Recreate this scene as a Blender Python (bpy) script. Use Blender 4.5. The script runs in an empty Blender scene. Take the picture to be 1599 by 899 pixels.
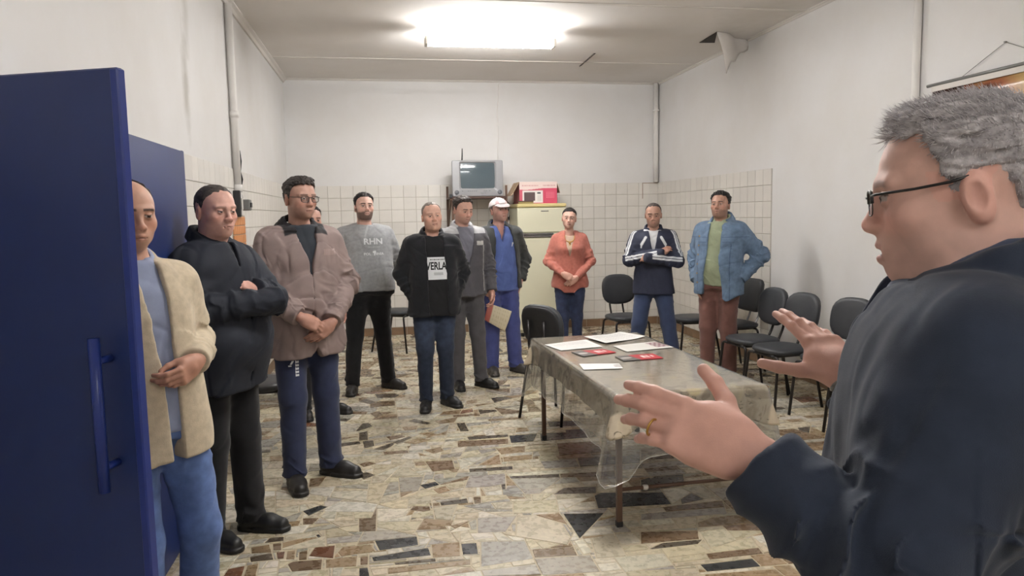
import bpy, bmesh, math, random
import numpy as np
from mathutils import Vector, Matrix, Euler
from mathutils.bvhtree import BVHTree
scene = bpy.context.scene
# ------------------------------------------------------------------ camera
F_PX, YAW, PITCH, ROLL, EYE = 1150.0, 9.774, 5.70, -1.014, 1.57
def cam_axes():
    y, p, r = (math.radians(a) for a in (YAW, PITCH, ROLL))
    f = np.array([math.sin(y) * math.cos(p), math.cos(y) * math.cos(p), -math.sin(p)])
    ri = np.array([math.cos(y), -math.sin(y), 0.0]); u = np.cross(ri, f)
    return f, math.cos(r) * ri + math.sin(r) * u, -math.sin(r) * ri + math.cos(r) * u
CF, CR, CU = cam_axes()
cd = bpy.data.cameras.new('camera'); cam = bpy.data.objects.new('camera', cd); scene.collection.objects.link(cam)
cam.matrix_world = Matrix(((CR[0], CU[0], -CF[0], 0), (CR[1], CU[1], -CF[1], 0), (CR[2], CU[2], -CF[2], EYE), (0, 0, 0, 1)))
cd.sensor_width = 36.0; cd.lens = F_PX / 1599 * 36.0; cd.clip_start = .05
scene.camera = cam
def ray(px, py): return CF + CR * (px - 799.5) / F_PX - CU * (py - 449.5) / F_PX
def atY(px, py, Y): d = ray(px, py); return np.array([0, 0, EYE]) + d * (Y / d[1])
def atZ(px, py, z=0.0): d = ray(px, py); return np.array([0, 0, EYE]) + d * ((z - EYE) / d[2])
def atX(px, py, x): d = ray(px, py); return np.array([0, 0, EYE]) + d * (x / d[0])
def topix(P):
    d = np.asarray(P, float) - np.array([0, 0, EYE]); z = d @ CF
    return np.stack([799.5 + F_PX * (d @ CR) / z, 449.5 - F_PX * (d @ CU) / z], -1)
# ------------------------------------------------------------------ world, exposure
world = bpy.data.worlds.new('world'); scene.world = world; world.use_nodes = True
world.node_tree.nodes['Background'].inputs[0].default_value = (.05, .055, .06, 1)
world.node_tree.nodes['Background'].inputs[1].default_value = 1.0
vs = scene.view_settings
vs.view_transform = 'Standard'; vs.look = 'None'; vs.gamma = 1.0; vs.use_curve_mapping = False
vs.exposure = 1.0
XL, XR, YB, ZC, ZT, YF = -1.19, 3.774, 9.823, 3.322, 1.977, -2.4      # the room; tiles up to ZT
TUBE_POWER = 120.0                                                     # emission of the fluorescent tubes
# ------------------------------------------------------------------ helpers
def lin(c):
    """sRGB 0-255 -> linear"""
    c = np.asarray(c, float) / 255.0
    return np.where(c <= 0.04045, c / 12.92, ((c + 0.055) / 1.055) ** 2.4)

def newmat(name):
    m = bpy.data.materials.new(name); m.use_nodes = True
    nt = m.node_tree; b = nt.nodes['Principled BSDF']
    return m, nt, b

def N(nt, kind, **kw):
    n = nt.nodes.new(kind)
    for k, v in kw.items():
        if k.startswith('i_'):
            n.inputs[int(k[2:])].default_value = v
        elif hasattr(n, k):
            setattr(n, k, v)
        else:
            n.inputs[k.replace('_', ' ')].default_value = v
    return n

def mixcol(nt, fac, a, b, mode='MIX'):
    n = nt.nodes.new('ShaderNodeMix'); n.data_type = 'RGBA'; n.blend_type = mode
    for sock, v in ((n.inputs[0], fac), (n.inputs[6], a), (n.inputs[7], b)):
        if hasattr(v, 'is_output') or isinstance(v, bpy.types.NodeSocket): nt.links.new(v, sock)
        elif isinstance(v, (int, float)): sock.default_value = v
        else: sock.default_value = (*v[:3], 1)
    return n.outputs[2]

def simple_mat(name, rgb, rough=0.6, metal=0.0, noise=0.12, nscale=30.0, bump=0.0, bscale=80.0, coat=0.0, spec=0.5):
    """plain coloured surface with a little procedural mottling and relief"""
    m, nt, b = newmat(name)
    c = lin(rgb)
    tc = N(nt, 'ShaderNodeTexCoord')
    nz = N(nt, 'ShaderNodeTexNoise', Scale=nscale, Detail=4.0)
    nt.links.new(tc.outputs['Object'], nz.inputs['Vector'])
    out = mixcol(nt, nz.outputs['Fac'], c * (1 - noise), np.minimum(c * (1 + noise), 1))
    nt.links.new(out, b.inputs['Base Color'])
    b.inputs['Roughness'].default_value = rough
    b.inputs['Metallic'].default_value = metal
    b.inputs['Coat Weight'].default_value = coat
    b.inputs['Specular IOR Level'].default_value = spec
    if bump:
        n2 = N(nt, 'ShaderNodeTexNoise', Scale=bscale, Detail=5.0)
        nt.links.new(tc.outputs['Object'], n2.inputs['Vector'])
        bp = N(nt, 'ShaderNodeBump', Strength=bump, Distance=0.002)
        nt.links.new(n2.outputs['Fac'], bp.inputs['Height'])
        nt.links.new(bp.outputs['Normal'], b.inputs['Normal'])
    return m

def attr_mat(name, rough=0.8, bump=0.25, bscale=350.0, noise=0.15, sheen=0.0, nscale=25.0, spec=0.3, sss=0.0, sat=.80, crease=0.0):
    """surface that takes its own dye / skin colour from the vertex attribute Col"""
    m, nt, b = newmat(name)
    at = N(nt, 'ShaderNodeAttribute', attribute_name='Col')
    tc = N(nt, 'ShaderNodeTexCoord')
    nz = N(nt, 'ShaderNodeTexNoise', Scale=nscale, Detail=5.0)
    nt.links.new(tc.outputs['Object'], nz.inputs['Vector'])
    mr = N(nt, 'ShaderNodeMapRange', i_1=0.3, i_2=0.7, i_3=1 - noise, i_4=1 + noise)
    nt.links.new(nz.outputs['Fac'], mr.inputs[0])
    mul = nt.nodes.new('ShaderNodeVectorMath'); mul.operation = 'SCALE'
    nt.links.new(at.outputs['Color'], mul.inputs[0]); nt.links.new(mr.outputs[0], mul.inputs['Scale'])
    hs = N(nt, 'ShaderNodeHueSaturation'); hs.inputs['Saturation'].default_value = sat  # lower saturation puts lens haze into the colour
    nt.links.new(mul.outputs[0], hs.inputs['Color']); nt.links.new(hs.outputs[0], b.inputs['Base Color'])
    b.inputs['Roughness'].default_value = rough
    b.inputs['Specular IOR Level'].default_value = spec
    b.inputs['Sheen Weight'].default_value = sheen
    if sss:
        b.inputs['Subsurface Weight'].default_value = sss
        b.inputs['Subsurface Radius'].default_value = (0.012, 0.005, 0.003)
    n2 = N(nt, 'ShaderNodeTexNoise', Scale=bscale, Detail=3.0)
    nt.links.new(tc.outputs['Object'], n2.inputs['Vector'])
    bp = N(nt, 'ShaderNodeBump', Strength=bump, Distance=0.0015)
    nt.links.new(n2.outputs['Fac'], bp.inputs['Height'])
    nt.links.new(bp.outputs['Normal'], b.inputs['Normal'])
    if crease:
        n3 = N(nt, 'ShaderNodeTexNoise', Scale=9.0, Detail=3.0, Distortion=1.2)
        n3.noise_type = 'RIDGED_MULTIFRACTAL' if hasattr(n3, 'noise_type') else n3.noise_type
        mp = N(nt, 'ShaderNodeMapping'); mp.inputs['Scale'].default_value = (1.0, 1.0, .55); nt.links.new(tc.outputs['Object'], mp.inputs[0]); nt.links.new(mp.outputs[0], n3.inputs['Vector'])
        b2 = N(nt, 'ShaderNodeBump', Strength=crease, Distance=.006); nt.links.new(n3.outputs['Fac'], b2.inputs['Height']); nt.links.new(b2.outputs['Normal'], bp.inputs['Normal'])
    return m


def rotm(rx=0, ry=0, rz=0):
    return np.array(Euler((math.radians(rx), math.radians(ry), math.radians(rz)), 'XYZ').to_matrix())

COL = bpy.context.scene.collection

def link(o, parent=None):
    COL.objects.link(o)
    if parent is not None: o.parent = parent
    return o

def mesh_np(name, V, F, mat=None, parent=None, smooth=False, col=None):
    """object from vertex array and a list / array of faces"""
    me = bpy.data.meshes.new(name)
    V = np.asarray(V, np.float32)
    if isinstance(F, np.ndarray):
        k = F.shape[1]; nf = len(F)
        me.vertices.add(len(V)); me.vertices.foreach_set('co', V.ravel())
        me.loops.add(nf * k); me.loops.foreach_set('vertex_index', F.astype(np.int32).ravel())
        me.polygons.add(nf); me.polygons.foreach_set('loop_start', (np.arange(nf) * k).astype(np.int32))
        me.update(calc_edges=True)
    else:
        me.from_pydata([tuple(map(float, v)) for v in V], [], [tuple(f) for f in F]); me.update()
    if smooth: me.polygons.foreach_set('use_smooth', np.ones(len(me.polygons), bool))
    if mat is not None: me.materials.append(mat)
    if col is not None:
        a = me.color_attributes.new('Col', 'FLOAT_COLOR', 'POINT')
        c = np.ones((len(V), 4), np.float32); c[:, :3] = col
        a.data.foreach_set('color', c.ravel())
    return link(bpy.data.objects.new(name, me), parent)

class MB:
    """collects shapes in one mesh"""
    def __init__(s): s.V = []; s.F = []; s.M = []; s.mi = 0
    def add(s, V, F):
        o = len(s.V); s.V += [tuple(v) for v in V]; s.F += [tuple(i + o for i in f) for f in F]; s.M += [s.mi] * len(F)
    def box(s, lo, hi, bev=0.0):
        x0, y0, z0 = lo; x1, y1, z1 = hi
        if bev <= 0:
            s.add([(x0,y0,z0),(x1,y0,z0),(x1,y1,z0),(x0,y1,z0),(x0,y0,z1),(x1,y0,z1),(x1,y1,z1),(x0,y1,z1)],
                  [(0,3,2,1),(4,5,6,7),(0,1,5,4),(1,2,6,5),(2,3,7,6),(3,0,4,7)]); return
        b = bev; V = []; ring = lambda e, z: [(x0+e,y0+b,z),(x0+b,y0+e,z),(x1-b,y0+e,z),(x1-e,y0+b,z),(x1-e,y1-b,z),(x1-b,y1-e,z),(x0+b,y1-e,z),(x0+e,y1-b,z)]
        ins = lambda z: [(x0+b,y0+b,z)]*2+[(x1-b,y0+b,z)]*2+[(x1-b,y1-b,z)]*2+[(x0+b,y1-b,z)]*2
        V = ring(b*.999, z0)[:] ; V = ins(z0)+ring(0, z0+b)+ring(0, z1-b)+ins(z1)
        F = []
        for r in range(3):
            for i in range(8):
                j = (i+1) % 8; F.append((r*8+i, r*8+j, r*8+8+j, r*8+8+i))
        F.append(tuple(range(7,-1,-1))); F.append(tuple(range(24,32)))
        s.add(V, F)
    def obox(s, c, half, R):
        R = np.asarray(R, float); c = np.asarray(c, float); V = []
        for sz in (-1, 1):
            for sx, sy in ((-1,-1),(1,-1),(1,1),(-1,1)):
                V.append(c + R @ (np.array([sx, sy, sz]) * half))
        s.add(V, [(0,3,2,1),(4,5,6,7),(0,1,5,4),(1,2,6,5),(2,3,7,6),(3,0,4,7)])
    def tube(s, pts, r, n=8, cap=True, closed=False):
        pts = [np.asarray(p, float) for p in pts]; m = len(pts)
        rr = r if hasattr(r, '__len__') else [r] * m
        V = []; prev = None
        for i, p in enumerate(pts):
            a = pts[(i-1) % m] if (i > 0 or closed) else p; b = pts[(i+1) % m] if (i < m-1 or closed) else p
            t = b - a; t = t / (np.linalg.norm(t) + 1e-12)
            if prev is None:
                u = np.cross(t, (0,0,1)) if abs(t[2]) < .9 else np.cross(t, (1,0,0))
            else: u = prev - t * (prev @ t)
            u = u / (np.linalg.norm(u) + 1e-12); prev = u; w = np.cross(t, u)
            for k in range(n):
                q = 2*math.pi*k/n; V.append(p + rr[i]*(math.cos(q)*u + math.sin(q)*w))
        F = []
        for i in range(m if closed else m-1):
            i2 = (i+1) % m
            for k in range(n):
                k2 = (k+1) % n; F.append((i*n+k, i*n+k2, i2*n+k2, i2*n+k))
        if cap and not closed: F.append(tuple(range(n-1,-1,-1))); F.append(tuple((m-1)*n+k for k in range(n)))
        s.add(V, F)
    def lathe(s, prof, c=(0,0,0), n=20):
        """prof: list of (r,z) about the z axis"""
        V = []; m = len(prof)
        for r, z in prof:
            for k in range(n):
                q = 2*math.pi*k/n; V.append((c[0]+r*math.cos(q), c[1]+r*math.sin(q), c[2]+z))
        F = [(i*n+k, i*n+(k+1)%n, (i+1)*n+(k+1)%n, (i+1)*n+k) for i in range(m-1) for k in range(n)]
        F.append(tuple(range(n-1,-1,-1))); F.append(tuple((m-1)*n+k for k in range(n)))
        s.add(V, F)
    def build(s, name, mats, parent=None, smooth=False, loc=None, rot=None):
        me = bpy.data.meshes.new(name); me.from_pydata([tuple(map(float, v)) for v in s.V], [], s.F); me.update()
        if not isinstance(mats, (list, tuple)): mats = [mats]
        for m in mats: me.materials.append(m)
        if len(mats) > 1: me.polygons.foreach_set('material_index', np.array(s.M, np.int32))
        if smooth: me.polygons.foreach_set('use_smooth', np.ones(len(me.polygons), bool))
        o = link(bpy.data.objects.new(name, me), parent)
        if loc is not None: o.location = loc
        if rot is not None: o.rotation_euler = rot
        return o

def tag(o, label=None, cat=None, group=None, kind=None):
    for k, v in (('label', label), ('category', cat), ('group', group), ('kind', kind)):
        if v: o[k] = v
    return o

def thing(name, label, cat, loc=(0,0,0), rz=0.0, group=None):
    o = bpy.data.objects.new(name, None); o.empty_display_size = .05; COL.objects.link(o)
    o.location = loc; o.rotation_euler = (0, 0, rz)
    return tag(o, label, cat, group)

def copy_tree(o, parent=None):
    c = o.copy(); COL.objects.link(c)
    if parent is not None: c.parent = parent
    for ch in list(o.children): copy_tree(ch, c)
    return c

def smooth_auto(o, ang=40):
    """smooth shading with sharp edges past an angle"""
    me = o.data; bm = bmesh.new(); bm.from_mesh(me)
    for f in bm.faces: f.smooth = True
    for e in bm.edges:
        if len(e.link_faces) == 2 and e.calc_face_angle(0) > math.radians(ang): e.smooth = False
    bm.to_mesh(me); bm.free(); return o

def bevel(o, w, seg=2, ang=30):
    md = o.modifiers.new('Bevel', 'BEVEL'); md.width = w; md.segments = seg; md.limit_method = 'ANGLE'; md.angle_limit = math.radians(ang)
    return o

# ------------------------------------------------------------------ implicit surfaces
BIG = np.float32(9.0)
def smin(a, b, k):
    if k <= 0: return np.minimum(a, b)
    h = np.maximum(k - np.abs(a - b), 0) / k
    return np.minimum(a, b) - h * h * k * 0.25
def smax(a, b, k): return -smin(-a, -b, k)
def sstep(a, b, x):
    t = np.clip((x - a) / (b - a), 0, 1); return t * t * (3 - 2 * t)

def wave(P, seed, f, n=5):
    """smooth pseudo-random field in about -1..1, wavelength ~ 1/f"""
    rs = np.random.RandomState(seed); out = np.zeros(len(P), np.float32)
    for i in range(n):
        d = rs.normal(size=3); d /= np.linalg.norm(d)
        out += np.sin((P @ (d * f * 6.283 * rs.uniform(.6, 1.4)).astype(np.float32)) + rs.uniform(0, 6.28) + 1.5 * (out if i else 0))
    return out / n * 1.5

def ball(P, c, r): return np.sqrt(((P - np.float32(c)) ** 2).sum(1)) - r
def ell(P, c, r):
    r = np.float32(r); q = (P - np.float32(c)) / r
    k0 = np.sqrt((q * q).sum(1)); k1 = np.sqrt(((q / r) ** 2).sum(1)) + 1e-9
    return k0 * (k0 - 1) / k1
def cone(P, a, b, ra, rb, fold=None):
    """tapered capsule; fold = (amp, count, where 0..1, spread, seed)"""
    a = np.float32(a); b = np.float32(b); ab = b - a; L2 = float(ab @ ab) + 1e-9
    v = P - a; t = np.clip((v @ ab) / L2, 0, 1)
    r = ra + (rb - ra) * t
    d = np.sqrt(((v - t[:, None] * ab) ** 2).sum(1))
    if fold:
        am, cnt, w, sp, sd = fold
        ph = cnt * 3.1416 * t + 1.8 * wave(P, sd, 4.0, 4)
        r = r + am * (1.6 - 2.6 * np.abs(np.sin(ph)) ** .8) * np.exp(-((t - w) / sp) ** 2) * np.clip(.55 + .6 * wave(P, sd + 3, 5.0, 4), 0, 1.2)
    return d - r
def obb(P, c, R, half, rad):
    q = np.abs((P - np.float32(c)) @ np.asarray(R, np.float32)) - np.float32(half) + rad
    return np.sqrt((np.maximum(q, 0) ** 2).sum(1)) + np.minimum(q.max(1), 0) - rad

class Field:
    """ordered list of blended shapes, each with its own bounding box"""
    def __init__(s): s.items = []
    def add(s, fn, lo, hi, k=0.0, op='u'): s.items.append((fn, np.float32(lo), np.float32(hi), k, op)); return s
    def cone(s, a, b, ra, rb, k=0.02, fold=None, op='u'):
        a = np.asarray(a, float); b = np.asarray(b, float); m = max(ra, rb) + (fold[0] if fold else 0)
        return s.add(lambda P: cone(P, a, b, ra, rb, fold), np.minimum(a, b) - m, np.maximum(a, b) + m, k, op)
    def ell(s, c, r, k=0.02, op='u'):
        c = np.asarray(c, float); r = np.asarray(r, float)
        return s.add(lambda P: ell(P, c, r), c - r, c + r, k, op)
    def bounds(s):
        L = [i for i in s.items if i[4] == 'u']
        return np.min([i[1] for i in L], 0) - .03, np.max([i[2] for i in L], 0) + .03
    def __call__(s, P):
        d = np.full(len(P), BIG, np.float32)
        for fn, lo, hi, k, op in s.items:
            if op == 'x':                                   # acts everywhere: fn(P, d) -> d
                d = fn(P, d); continue
            m = 0.06 + k
            I = np.nonzero(((P > lo - m) & (P < hi + m)).all(1))[0]
            if not len(I): continue
            v = fn(P[I]).astype(np.float32)
            if op == 'u': d[I] = smin(d[I], v, k)
            else: d[I] = smax(d[I], -v, k)
        return d

def mesh_field(f, lo, hi, h, C=4):
    """surface nets on a sparse grid -> verts, quads"""
    lo = np.asarray(lo, np.float64); hi = np.asarray(hi, np.float64)
    nb = np.ceil((hi - lo) / (h * C)).astype(int) + 1
    ax = [lo[i] + (np.arange(nb[i]) + .5) * h * C for i in range(3)]
    Pc = np.stack(np.meshgrid(*ax, indexing='ij'), -1).reshape(-1, 3).astype(np.float32)
    dc = f(Pc).reshape(nb)
    D = np.where(dc < 0, -1, 1).astype(np.float32)
    for a in range(3): D = np.repeat(D, C, a)
    act = np.argwhere(np.abs(dc) < h * C * 1.6)
    off = np.stack(np.meshgrid(*[np.arange(C)] * 3, indexing='ij'), -1).reshape(-1, 3)
    for s0 in range(0, len(act), 6000):
        idx = (act[s0:s0+6000, None, :] * C + off[None]).reshape(-1, 3)
        P = (lo + (idx + .5) * h).astype(np.float32)
        D[idx[:, 0], idx[:, 1], idx[:, 2]] = f(P)
    ins = D < 0; n = D.shape
    pts = []; quads = []
    for a in range(3):
        sl0 = [slice(None)] * 3; sl1 = [slice(None)] * 3; sl0[a] = slice(0, -1); sl1[a] = slice(1, None)
        E = np.argwhere(ins[tuple(sl0)] != ins[tuple(sl1)])
        b, c = (a + 1) % 3, (a + 2) % 3
        E = E[(E[:, b] > 0) & (E[:, c] > 0) & (E[:, b] < n[b] - 1) & (E[:, c] < n[c] - 1)]
        E1 = E.copy(); E1[:, a] += 1
        d0 = D[E[:, 0], E[:, 1], E[:, 2]]; d1 = D[E1[:, 0], E1[:, 1], E1[:, 2]]
        t = d0 / (d0 - d1)
        p = E.astype(np.float64); p[:, a] += t
        q = []
        for db, dc_ in ((-1, -1), (0, -1), (0, 0), (-1, 0)):
            cidx = E.copy(); cidx[:, b] += db; cidx[:, c] += dc_
            q.append((cidx[:, 0] * n[1] + cidx[:, 1]) * n[2] + cidx[:, 2])
        q = np.stack(q, 1); flip = d0 > 0; q[flip] = q[flip][:, ::-1]
        quads.append(q); pts.append(p)
    Q = np.concatenate(quads)
    U, inv = np.unique(Q.ravel(), return_inverse=True)
    PE = np.repeat(np.concatenate(pts), 4, 0)
    cnt = np.bincount(inv.ravel(), minlength=len(U)).astype(np.float64)
    V = np.stack([np.bincount(inv.ravel(), PE[:, i], len(U)) for i in range(3)], 1) / cnt[:, None]
    V = lo + (V + .5) * h
    return V, inv.reshape(-1, 4)

def keep_big(V, F, frac=0.02):
    """drop stray islands"""
    n = len(V); lab = np.arange(n)
    while True:
        m = lab[F].min(1); new = lab.copy()
        for i in range(4): np.minimum.at(new, F[:, i], m)
        new = new[new]
        if (new == lab).all(): break
        lab = new
    c = np.bincount(lab, minlength=n); ok = c[lab] > frac * n
    if ok.all(): return V, F
    mp = np.cumsum(ok) - 1
    return V[ok], mp[F[ok[F].all(1)]]
MAT = {}
MAT['skin'] = attr_mat('skin', rough=.5, bump=.12, bscale=500, noise=.06, nscale=40, spec=.35, sss=.0, sat=.88)
MAT['hair'] = attr_mat('hair', rough=.6, bump=.8, bscale=260, noise=.2, nscale=120, spec=.3)
MAT['cloth'] = attr_mat('woven_cloth', rough=.9, bump=.3, bscale=600, crease=.35, noise=.12, sheen=.15, nscale=14, spec=.2)
MAT['knit'] = attr_mat('knit_cloth', rough=.95, bump=.6, bscale=300, noise=.12, sheen=.2, nscale=40, spec=.1)
MAT['nylon'] = attr_mat('nylon_cloth', rough=.78, bump=.2, bscale=500, crease=.7, noise=.10, nscale=12, spec=.4)
MAT['denim'] = attr_mat('denim_cloth', rough=.9, bump=.4, bscale=700, noise=.22, crease=.5, sheen=.1, nscale=22, spec=.15)
MAT['leather'] = attr_mat('shoe_leather', rough=.45, bump=.2, bscale=200, noise=.12, spec=.5)
MAT['twill'] = attr_mat('twill_cloth', rough=.85, bump=.35, bscale=900, noise=.14, crease=.5, sheen=.12, nscale=18, spec=.2)
MAT['flap'] = simple_mat('taupe_flap', (150, 130, 124), .6, noise=.1)
MAT['inkgrey'] = simple_mat('grey_print', (176, 178, 180), .8, noise=.05)
MAT['gold'] = simple_mat('gold_metal', (190, 150, 80), .3, metal=.9, noise=.05)
# ------------------------------------------------------------------ room shell
def plaster(name, rgb, stain=None, dirt=.06, rough=.85):
    m, nt, b = newmat(name)
    tc = N(nt, 'ShaderNodeTexCoord'); c = lin(rgb)
    n1 = N(nt, 'ShaderNodeTexNoise', Scale=1.3, Detail=6.0, Roughness=.6); nt.links.new(tc.outputs['Object'], n1.inputs['Vector'])
    mr = N(nt, 'ShaderNodeMapRange', i_1=.35, i_2=.7, i_3=0.0, i_4=1.0); nt.links.new(n1.outputs['Fac'], mr.inputs[0])
    col = mixcol(nt, mr.outputs[0], c, c * (1 - dirt) * np.array((1, .985, .96)))
    for (px, py, pz), (sx, sy, sz), amt in (stain or ()):
        mp = N(nt, 'ShaderNodeMapping'); nt.links.new(tc.outputs['Object'], mp.inputs[0])
        mp.inputs['Location'].default_value = (-px / sx, -py / sy, -pz / sz); mp.inputs['Scale'].default_value = (1 / sx, 1 / sy, 1 / sz)
        ln = nt.nodes.new('ShaderNodeVectorMath'); ln.operation = 'LENGTH'; nt.links.new(mp.outputs[0], ln.inputs[0])
        n3 = N(nt, 'ShaderNodeTexNoise', Scale=9.0, Detail=5.0); nt.links.new(tc.outputs['Object'], n3.inputs['Vector'])
        ad = nt.nodes.new('ShaderNodeMath'); ad.operation = 'ADD'; nt.links.new(ln.outputs['Value'], ad.inputs[0])
        nt.links.new(n3.outputs['Fac'], ad.inputs[1])
        mk = N(nt, 'ShaderNodeMapRange', i_1=.7, i_2=1.5, i_3=amt, i_4=0.0); nt.links.new(ad.outputs[0], mk.inputs[0])
        col = mixcol(nt, mk.outputs[0], col, c * np.array((.62, .60, .55)))
    nt.links.new(col, b.inputs['Base Color']); b.inputs['Roughness'].default_value = rough
    b.inputs['Specular IOR Level'].default_value = .25
    n2 = N(nt, 'ShaderNodeTexNoise', Scale=14.0, Detail=8.0); nt.links.new(tc.outputs['Object'], n2.inputs['Vector'])
    bp = N(nt, 'ShaderNodeBump', Strength=.25, Distance=.004); nt.links.new(n2.outputs['Fac'], bp.inputs['Height'])
    nt.links.new(bp.outputs['Normal'], b.inputs['Normal'])
    return m

st = atX(290, 130, XL); st2 = atX(285, 60, XL)
M_WALL = plaster('wall_plaster', (224, 223, 222))
M_WALL_L = plaster('wall_plaster_stained', (226, 225, 224), [((XL, st[1], st[2]), (.3, .10, .42), .8), ((XL, st2[1] + .1, 2.9), (.3, .09, .35), .45)])
M_CEIL = plaster('ceiling_board', (226, 222, 218), [((3.4, 6.3, ZC), (.35, .9, .3), .35), ((2.9, 8.9, ZC), (.5, .6, .3), .2)], dirt=.05)
M_GROUT = simple_mat('tile_grout', (176, 168, 156), .9, noise=.2, nscale=6)

def tile_mat():
    m, nt, b = newmat('glazed_tile')
    at = N(nt, 'ShaderNodeAttribute', attribute_name='Col')
    oi = nt.nodes.new('ShaderNodeObjectInfo')
    tc = N(nt, 'ShaderNodeTexCoord'); nz = N(nt, 'ShaderNodeTexNoise', Scale=7.0, Detail=4.0); nt.links.new(tc.outputs['Object'], nz.inputs['Vector'])
    mr = N(nt, 'ShaderNodeMapRange', i_1=0.0, i_2=1.0, i_3=.955, i_4=1.02); nt.links.new(oi.outputs['Random'], mr.inputs[0])
    mr2 = N(nt, 'ShaderNodeMapRange', i_1=.3, i_2=.7, i_3=.95, i_4=1.02); nt.links.new(nz.outputs['Fac'], mr2.inputs[0])
    mu = nt.nodes.new('ShaderNodeMath'); mu.operation = 'MULTIPLY'; nt.links.new(mr.outputs[0], mu.inputs[0]); nt.links.new(mr2.outputs[0], mu.inputs[1])
    sc_ = nt.nodes.new('ShaderNodeVectorMath'); sc_.operation = 'SCALE'; nt.links.new(at.outputs['Color'], sc_.inputs[0]); nt.links.new(mu.outputs[0], sc_.inputs['Scale'])
    nt.links.new(sc_.outputs[0], b.inputs['Base Color']); b.inputs['Roughness'].default_value = .28
    b.inputs['Specular IOR Level'].default_value = .4
    return m
M_TILE = tile_mat()

def slab(name, lo, hi, mat):
    mb = MB(); mb.box(lo, hi); o = mb.build(name, mat); return tag(o, kind='structure')
T = .12
wall_left = slab('wall_left', (XL - T, YF - T, -.05), (XL, YB + T, ZC + .1), M_WALL_L)
wall_right = slab('wall_right', (XR, YF - T, -.05), (XR + T, YB + T, ZC + .1), M_WALL)
wall_back = slab('wall_back', (XL, YB, -.05), (XR, YB + T, ZC + .1), M_WALL)
wall_front = slab('wall_front', (XL, YF - T, -.05), (XR, YF, ZC + .1), M_WALL)
ceiling = slab('ceiling', (XL, YF, ZC), (XR, YB, ZC + .1), M_CEIL)

def tile_mesh(w, h, t, c, name='tile'):
    """one glazed tile lying in x-z, face towards -y, softened rim"""
    b = .003
    V = [(-w/2, 0, -h/2), (w/2, 0, -h/2), (w/2, 0, h/2), (-w/2, 0, h/2),
         (-w/2, -t + .0015, -h/2), (w/2, -t + .0015, -h/2), (w/2, -t + .0015, h/2), (-w/2, -t + .0015, h/2),
         (-w/2 + b, -t, -h/2 + b), (w/2 - b, -t, -h/2 + b), (w/2 - b, -t, h/2 - b), (-w/2 + b, -t, h/2 - b)]
    F = [(0, 1, 5, 4), (1, 2, 6, 5), (2, 3, 7, 6), (3, 0, 4, 7), (4, 5, 9, 8), (5, 6, 10, 9), (6, 7, 11, 10), (7, 4, 8, 11), (8, 9, 10, 11)]
    me = bpy.data.meshes.new(name); me.from_pydata(V, [], F); me.update()
    a = me.color_attributes.new('Col', 'FLOAT_COLOR', 'POINT'); cc = np.ones((len(V), 4), np.float32); cc[:, :3] = c; a.data.foreach_set('color', cc.ravel())
    me.materials.append(M_TILE); return me

PIT = .161
def tile_wall(wall, org, ux, rz, ncol, z_top, z_bot, colour, keep=None, limit=300, seed=1):
    """lay tiles from a start corner along ux; full tiles share one mesh; past the limit one joined part"""
    ux = np.array(ux, float); rs = random.Random(seed)
    spots = []
    nrow = int(math.ceil((z_top - z_bot) / PIT - 1e-6))
    for c in range(ncol):
        for r in range(nrow):
            zt = z_top - r * PIT; zb = max(zt - PIT, z_bot)
            if zt - zb < .02: continue
            p = np.array(org) + ux * (c + .5) * PIT; p[2] = (zt + zb) / 2
            px = topix(p)
            vis = 0 <= px[0] <= 1599 and 0 <= px[1] <= 899
            spots.append((0 if vis and (keep is None or keep(p)) else 1, -abs(np.cross(topix(p + ux * .08) - topix(p - ux * .08), topix(p + (0, 0, .08)) - topix(p - (0, 0, .08)))), c, r, p, zt - zb))
    spots.sort(key=lambda s: (s[0], s[1]))
    full = [tile_mesh(PIT - .0045, PIT - .0045, .007, lin(colour) * k) for k in (1.0, .97, 1.02)]
    cut = {}
    rest_V, rest_F, rest_C = [], [], []
    for i, (v, ar, c, r, p, hh) in enumerate(spots):
        me = full[rs.randrange(3)]
        if hh < PIT - .001:
            k = round(hh, 4)
            if k not in cut: cut[k] = tile_mesh(PIT - .0045, hh - .0045, .007, lin(colour))
            me = cut[k]
        M = Matrix.Translation(p) @ Matrix.Rotation(rz, 4, 'Z') @ Matrix.Rotation(rs.gauss(0, .002), 4, 'X') @ Matrix.Rotation(rs.gauss(0, .002), 4, 'Z')
        if i < limit:
            o = bpy.data.objects.new('tile', me); COL.objects.link(o); o.parent = wall; o.matrix_world = M
        else:
            o0 = len(rest_V); kk = rs.uniform(.96, 1.02)
            for vv in me.vertices: rest_V.append(M @ vv.co); rest_C.append(lin(colour) * kk)
            rest_F += [tuple(j + o0 for j in f.vertices) for f in me.polygons]
    if rest_V:
        o = mesh_np('tiling', np.array(rest_V), rest_F, M_TILE, wall, False, np.array(rest_C)); tag(o, kind='stuff')

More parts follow.
